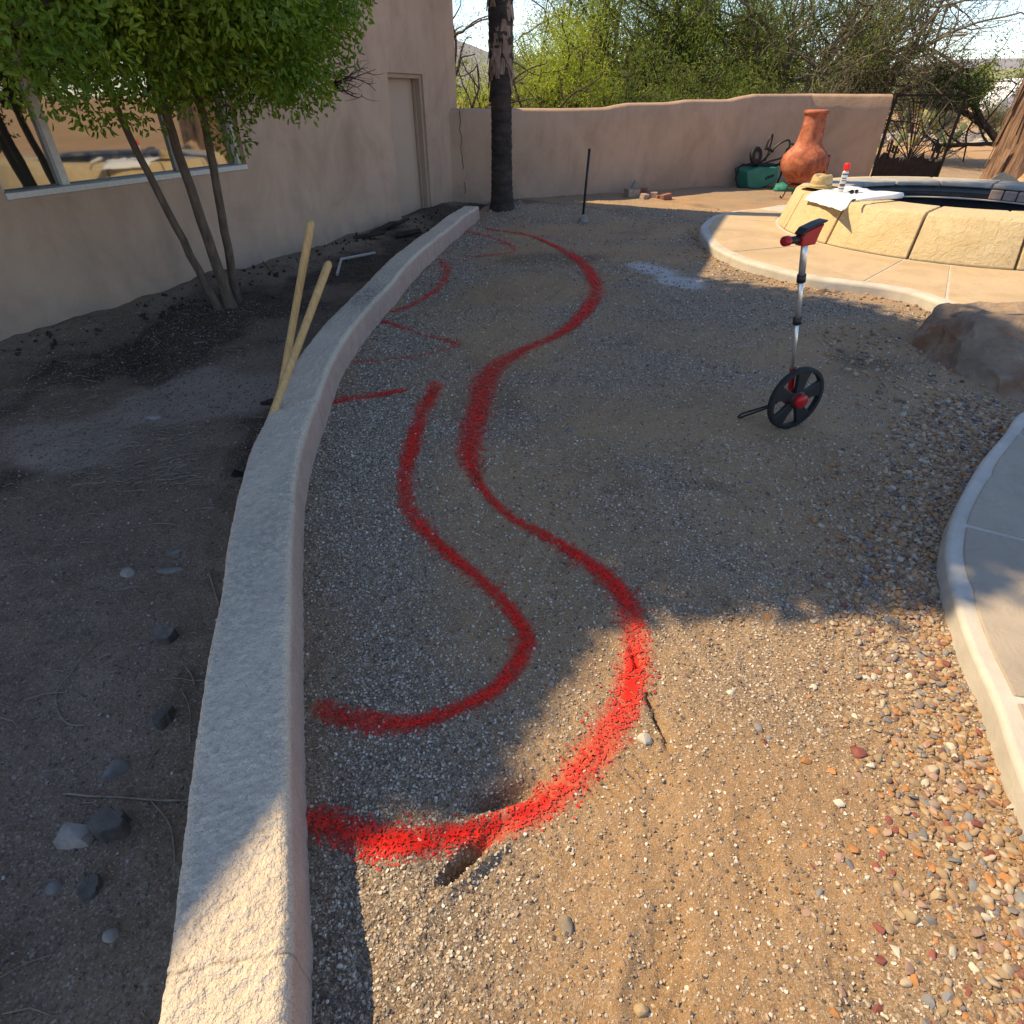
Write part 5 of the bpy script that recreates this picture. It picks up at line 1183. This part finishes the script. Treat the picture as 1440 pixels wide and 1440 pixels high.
# van
vx, vy = bx(1432, 46); vz = dz(vx, vy); van = thing('parked_van', 'white van parked behind the scrub beyond the gate', 'van', (vx, vy, vz), math.radians(8))
pf = [(-2.4, .35), (-2.4, 1.0), (-2.15, 1.1), (-1.55, 1.98), (-1.3, 2.1), (2.2, 2.12), (2.4, 1.95), (2.45, .35)]
v = [(x, y, z) for y in (-.95, .95) for x, z in pf]; n = len(pf)
q = MB().add(v, [tuple(range(n)), tuple(range(n, 2*n))[::-1]]+[(k, n+k, n+(k+1) % n, (k+1) % n) for k in range(n)]); bevel(q.build('body', 'van_paint', van), .08, 3)
for (x0, x1) in ((-1.75, -.75), (-.6, .7), (.85, 2.1)):
    q = MB(); sl_ = .5 if x0 < -1 else 0; vv = [(x0, -.965, 1.22), (x1, -.965, 1.22), (x1, -.965, 1.85), (x0+sl_, -.965, 1.85)]; q.add(vv+[(a, -.94, c) for a, b, c in vv], [(0,1,2,3), (0,4,5,1), (1,5,6,2), (2,6,7,3), (3,7,4,0)]); q.build('side_window', 'van_glass', van)
for x in (-1.6, 1.55):
    o = MB().lathe([(.001, -.1), (.2, -.1), (.3, -.11), (.34, -.08), (.34, .08), (.3, .1), (.001, .1)], 20).build('wheel', 'rubber_black', van, True); o.rotation_euler = (math.pi/2, 0, 0); o.location = (x, -.88, .34)
# prickly pears
def pear(name, label, loc, n, sc, mat, seed):
    gg = np.random.default_rng(seed); root = thing(name, label, 'cactus', (*loc, dz(*loc)-.02)); pads = [(np.array([0, 0, .02]), np.array([0, 0, 1.]))]; me = None
    for k in range(n):
        b, d = pads[gg.integers(max(0, len(pads)-6), len(pads))] if k > 2 else (np.array([gg.normal()*.15*sc, gg.normal()*.1, .0]), np.array([0, 0, 1.]))
        dd = d+gg.normal(size=3)*.55; dd[2] = abs(dd[2])+.25; dd /= np.linalg.norm(dd); ln = sc*(.26+.1*gg.random()); tipp = b+dd*ln*.92; pads.append((tipp, dd))
        if me is None:
            o = MB().lathe([(.001, 0), (.2, .12), (.34, .4), (.36, .62), (.28, .86), (.12, .98), (.001, 1)], 12).build('pad', mat, root, True); me = o.data
        else: o = bpy.data.objects.new('pad', me); COL.objects.link(o); o.parent = root
        o.location = b; o.scale = (ln, ln*.22, ln); o.rotation_mode = 'QUATERNION'; o.rotation_quaternion = Vector(dd).to_track_quat('Z', 'Y') @ Matrix.Rotation(gg.random()*3, 3, 'Z').to_quaternion()
    return root
pear('prickly_pear', 'yellowish prickly pear seen through the gate rods', bx(1290, 26), 22, 1.15, 'cactus_yellow', 1)
pear('prickly_pear', 'dark prickly pear clump just beyond the open side of the gate', bx(1336, 24), 24, 1.2, 'cactus_green', 2)
pear('prickly_pear', 'small prickly pear beside the shaggy trunk on the far path', bx(1398, 27), 9, 1.0, 'cactus_yellow', 3)
pear('prickly_pear', 'low prickly pear behind the left rods of the gate', bx(1262, 25), 12, .9, 'cactus_green', 4)

# ------------------------------------------------------------------ red spray-paint lines: crusted flakes lying on the gravel
for k, (C, (lab, _)) in enumerate(zip(STW, STROKES)):
    gg = np.random.default_rng(500+k)
    seg = np.r_[0, np.cumsum(np.hypot(np.diff(C[:, 0]), np.diff(C[:, 1])))]; L_ = seg[-1]
    s_ = [0.]
    while s_[-1] < L_:
        y = np.interp(s_[-1], seg, C[:, 1]); s_.append(s_[-1]+max(.005, .0042*y))
    s_ = np.array(s_[:-1]); cx_ = np.interp(s_, seg, C[:, 0]); cy_ = np.interp(s_, seg, C[:, 1]); w_ = np.interp(s_, seg, C[:, 2])
    tx_ = np.gradient(cx_); ty_ = np.gradient(cy_); l_ = np.hypot(tx_, ty_); nx_, ny_ = -ty_/l_, tx_/l_
    nt = 33; T = np.linspace(-2.1, 2.1, nt)
    X = cx_[:, None]+nx_[:, None]*T*w_[:, None]; Y = cy_[:, None]+ny_[:, None]*T*w_[:, None]
    jit = np.minimum(.0035, w_[:, None]*.05)*1.0
    X += gg.normal(size=X.shape)*jit; Y += gg.normal(size=X.shape)*jit
    Z = yard_h(X, Y)+.0035+.0009*Y
    r, n = X.shape; i = (np.arange(r-1)[:, None]*n+np.arange(n-1)[None, :]); 
    tc = np.abs((T[:-1]+T[1:])/2)[None, :]; strength = 1. if k < 3 else (.55 if k not in (5,) else .3)
    along = .12+1.3*vnoise(cx_[:-1], cy_[:-1], 4, 200+k)[:, None]
    pr_ = strength*np.clip((1.2-tc*1.0), 0, 1.)*along + strength*.16*np.exp(-np.maximum(tc-.8, 0)*1.6) + fbm(X[:-1, :-1], Y[:-1, :-1], 45, 2, 210+k)*.9 - .12
    keep = (gg.random(pr_.shape) < np.clip(pr_*.95, 0, .80)) & ((fbm(X[:-1, :-1], Y[:-1, :-1], 48, 2, 4) > -.12) | (gg.random(pr_.shape) < .4))
    F = np.stack([i, i+1, i+n+1, i+n], -1)[keep]
    used = np.unique(F); mp_ = np.zeros(r*n, int); mp_[used] = np.arange(len(used))
    V = np.c_[X.ravel(), Y.ravel(), Z.ravel()][used]; o = link_mesh('paint_line', V, mp_[F], 'spray_paint', None, True)
    dn = np.clip(strength*(1.2-np.abs(np.broadcast_to(T, X.shape)))*np.r_[along, along[-1:]], 0, 1).ravel()[used]
    a = o.data.attributes.new('dens', 'FLOAT', 'POINT'); a.data.foreach_set('value', dn.astype(np.float32))
    tag(o, lab, 'paint line', 'red spray-paint lines on the ground')

# ------------------------------------------------------------------ loose gravel
def pebbles(name, P, S, tint, paint, mat, sub, label, cat, seed, rough=.35):
    gg = np.random.default_rng(seed); n = len(P); me = bpy.data.meshes.new(name); me.vertices.add(n); me.vertices.foreach_set('co', P.astype(np.float32).ravel())
    sc = S[:, None]*np.c_[.8+.5*gg.random(n), .6+.45*gg.random(n), .4+.4*gg.random(n)]
    rot = np.c_[gg.normal(size=n)*.35, gg.normal(size=n)*.35, gg.random(n)*6.28]
    for nm, arr, ty in (('scl', sc, 'FLOAT_VECTOR'), ('rot', rot, 'FLOAT_VECTOR')):
        a = me.attributes.new(nm, ty, 'POINT'); a.data.foreach_set('vector', arr.astype(np.float32).ravel())
    for nm, arr in (('tint', tint), ('paint', paint)):
        a = me.attributes.new(nm, 'FLOAT', 'POINT'); a.data.foreach_set('value', arr.astype(np.float32))
    me.materials.append(M(mat)); o = bpy.data.objects.new(name, me); COL.objects.link(o)
    ng = bpy.data.node_groups.new(name+'_nodes', 'GeometryNodeTree')
    ng.interface.new_socket('Geometry', in_out='INPUT', socket_type='NodeSocketGeometry'); ng.interface.new_socket('Geometry', in_out='OUTPUT', socket_type='NodeSocketGeometry')
    N = ng.nodes; Lk = ng.links; gi = N.new('NodeGroupInput'); go = N.new('NodeGroupOutput')
    ico = N.new('GeometryNodeMeshIcoSphere'); ico.inputs['Subdivisions'].default_value = sub; ico.inputs['Radius'].default_value = 1
    sp = N.new('GeometryNodeSetPosition'); nz = N.new('ShaderNodeTexNoise'); nz.inputs['Scale'].default_value = 1.1; nz.inputs['Detail'].default_value = 1
    sub_ = N.new('ShaderNodeVectorMath'); sub_.operation = 'SUBTRACT'; sub_.inputs[1].default_value = (.5, .5, .5); scn = N.new('ShaderNodeVectorMath'); scn.operation = 'SCALE'; scn.inputs['Scale'].default_value = rough*4
    Lk.new(nz.outputs['Color'], sub_.inputs[0]); Lk.new(sub_.outputs[0], scn.inputs[0]); Lk.new(scn.outputs[0], sp.inputs['Offset']); Lk.new(ico.outputs['Mesh'], sp.inputs['Geometry'])
    sm_ = N.new('GeometryNodeSetMaterial'); sm_.inputs['Material'].default_value = M(mat); Lk.new(sp.outputs[0], sm_.inputs['Geometry'])
    ss = N.new('GeometryNodeSetShadeSmooth'); ss.inputs['Shade Smooth'].default_value = sub > 1; Lk.new(sm_.outputs[0], ss.inputs[0])
    iop = N.new('GeometryNodeInstanceOnPoints')
    def na(nm):
        q = N.new('GeometryNodeInputNamedAttribute'); q.data_type = 'FLOAT_VECTOR'; q.inputs['Name'].default_value = nm; return q.outputs['Attribute']
    Lk.new(gi.outputs[0], iop.inputs['Points']); Lk.new(ss.outputs[0], iop.inputs['Instance']); Lk.new(na('rot'), iop.inputs['Rotation']); Lk.new(na('scl'), iop.inputs['Scale'])
    Lk.new(iop.outputs[0], go.inputs[0]); m = o.modifiers.new('gravel', 'NODES'); m.node_group = ng
    stuff(o); return tag(o, label, cat)
gg = np.random.default_rng(900)
def slab_x(y): i = np.argsort(sl[:, 1]); return np.interp(y, sl[i, 1], sl[i, 0])
def inside_poly(x, y, poly):
    c = np.zeros(x.shape, bool); P = np.asarray(poly); j = len(P)-1
    for i in range(len(P)):
        cond = ((P[i, 1] > y) != (P[j, 1] > y)) & (x < (P[j, 0]-P[i, 0])*(y-P[i, 1])/(P[j, 1]-P[i, 1]+1e-12)+P[i, 0]); c ^= cond; j = i
    return c
LEDP = np.vstack([led, np.array(ledge_rest)]); SLP = np.vstack([sl, [(.9, -2.2), (9, -2.2), (9, 3.4)]])
def yard_ok(x, y): return (x > curb_x(y)+.125) & ~inside_poly(x, y, LEDP) & ~inside_poly(x, y, SLP)
def edge_dist(x, y):
    d = np.full(x.shape, 9.); 
    for p in np.vstack([sl[::2], led[::2]]): d = np.minimum(d, np.hypot(x-p[0], y-p[1]))
    return d
PX, PY, PS = [], [], []
for (y0, y1, x0, x1, den, r0, r1) in [(.1, 1.0, -.7, 1.4, 24000, .002, .0058), (1., 2.0, -1.1, 1.9, 22000, .0024, .006), (2., 3.4, -1.3, 2.7, 13000, .0028, .0072), (3.4, 5.5, -1.4, 3.6, 5000, .004, .009), (5.5, 8, -1.4, 3.2, 1500, .005, .012), (8, 11.3, -1.2, 4.0, 600, .007, .015)]:
    n = int((y1-y0)*(x1-x0)*den); x = x0+(x1-x0)*gg.random(n); y = y0+(y1-y0)*gg.random(n)
    grav = yard_grav(x, y)+.2*sstep(.5, .1, edge_dist(x, y))
    k = yard_ok(x, y) & (gg.random(n) < np.clip(grav, np.where(y < 3, .30, .14), 1)); x, y = x[k], y[k]
    PX.append(x); PY.append(y); PS.append(r0+(r1-r0)*gg.random(len(x))**2.2)
x, y, s_ = map(np.concatenate, (PX, PY, PS)); pa_ = paint_amount(x, y)
pz = yard_h(x, y)+s_*.25; pnt = (gg.random(len(x)) < np.clip(pa_*1.3-.15, 0, .9))*(.75+.25*gg.random(len(x)))
pebbles('loose_gravel', np.c_[x, y, pz], s_, gg.random(len(x)), pnt, 'gravel_stone', 1, 'fine tan and grey gravel scattered over the whole yard', 'gravel', 901)
# bed grit
n = 26000; y = .2+5.5*gg.random(n)**1.6; x = house_x(y)*(1-1)+(-3.6+gg.random(n)*3.4); k = (x > house_x(y)+.1) & (x < curb_x(y)-.13); x, y = x[k], y[k]; s_ = .0016+.0045*gg.random(len(x))**3+.0007*y
pebbles('bed_grit', np.c_[x, y, bed_h(x, y)+s_*.3], s_, gg.random(len(x)), np.zeros(len(x)), 'bed_stone', 1, 'dark grit sprinkled over the soil bed', 'grit', 902)
# coarser border stones along slab and terrace: 300 individuals, the rest as one mass
vars_ = []
for k in range(12):
    q = blob_pts(np.random.default_rng(700+k), 1., .72, .5, 13); o = rock('stone', [(a, b, c-.1) for a, b, c in q], 'stone_tan', (0, 0, 0), sub=1, disp=.05, fr=1.5, seed=700+k, flat=(k % 2 == 0)); vars_.append(o.data); bpy.data.objects.remove(o)
n = 80000; x = np.r_[.2+2.9*gg.random(n), 1.8+2.4*gg.random(9000)]; y = np.r_[.15+3.4*gg.random(n), 3.5+6*gg.random(9000)]; n = len(x); d = edge_dist(x, y)
slabd = np.full(n, 9.)
for p in sl[::2]: slabd = np.minimum(slabd, np.hypot(x-p[0], y-p[1]))
reach = np.where(slabd < 1.0, .30, .2)+.12*fbm(x, y, 2.5, 3, 310)
k = yard_ok(x, y) & (d > .015) & (gg.random(n) < np.exp(-(d/reach)**2)); x, y, d = x[k], y[k], d[k]
# around the boulder as well
bx_ = 2.35+.75*gg.random(700); by_ = 3.2+1.7*gg.random(700); kk = yard_ok(bx_, by_) & (gg.random(700) < .75); x = np.r_[x, bx_[kk]]; y = np.r_[y, by_[kk]]
s_ = .0048+.0145*gg.random(len(x))**3.0; s_ *= np.where(y < 3, 1., 1.3)
app = s_/np.maximum(np.hypot(x, y), .6); app = np.where((y*sT*0+y > .3) & (x/(y*cT+CAMH*sT) < .87), app, 0)
order = np.argsort(-app); cnt = 0; taken = []; rest = []
LBL = dict(stone_cream='cream coloured stone in the loose border along the patio slab', stone_rust='rusty orange stone in the loose border along the patio slab', stone_maroon='dark maroon stone in the loose border along the patio slab', stone_grey='grey stone in the loose border along the patio slab', stone_tan='tan stone in the loose border along the patio slab', stone_pink='dusty pink stone in the loose border along the patio slab')
MT = ['stone_cream']*2+['stone_tan']*6+['stone_rust']*5+['stone_grey']*4+['stone_pink']*4+['stone_maroon']*3
for i in order:
    if cnt < 300 and y[i] < 3.1 and slabd is not None:
        if all((x[i]-a)**2+(y[i]-b)**2 > (.62*(s_[i]+c))**2 for a, b, c in taken):
            taken.append((x[i], y[i], s_[i])); mt = MT[gg.integers(len(MT))]
            o = bpy.data.objects.new('stone', vars_[gg.integers(12)]); COL.objects.link(o); o.material_slots[0].link = 'OBJECT'; o.material_slots[0].material = M(mt)
            o.location = (x[i], y[i], gh(x[i], y[i])+s_[i]*.12); o.scale = (s_[i],)*3; o.rotation_euler = (gg.normal()*.3, gg.normal()*.3, gg.random()*6.28)
            tag(o, LBL[mt], 'stone', LBL[mt].replace('stone in', 'stones in')); cnt += 1; continue
    rest.append(i)
rest = np.array(rest)
pebbles('border_stones', np.c_[x[rest], y[rest], yard_h(x[rest], y[rest])+s_[rest]*.15], s_[rest]*.9, gg.random(len(rest)), np.zeros(len(rest)), 'border_stone', 2, 'mixed coloured border stones packed along the slab and terrace edges', 'stones', 903, .3)
# cobble strip beyond the gate
n = 1500; y = 25.5+6.5*gg.random(n); x = (.60+.27*gg.random(n))*(y*cT+.4); dd_ = np.abs(y-(28.5+1.3*np.sin(x*.5))); k = (dd_ < 1.6) | (gg.random(n) < .15); x, y = x[k], y[k]; s_ = .07+.13*gg.random(len(x))**1.5
pebbles('cobble_bed', np.c_[x, y, desert_h(x, y)+s_*.3], s_, gg.random(len(x)), np.zeros(len(x)), 'cobble_grey', 2, 'bed of grey cobbles beyond the gate', 'cobbles', 904, .3)
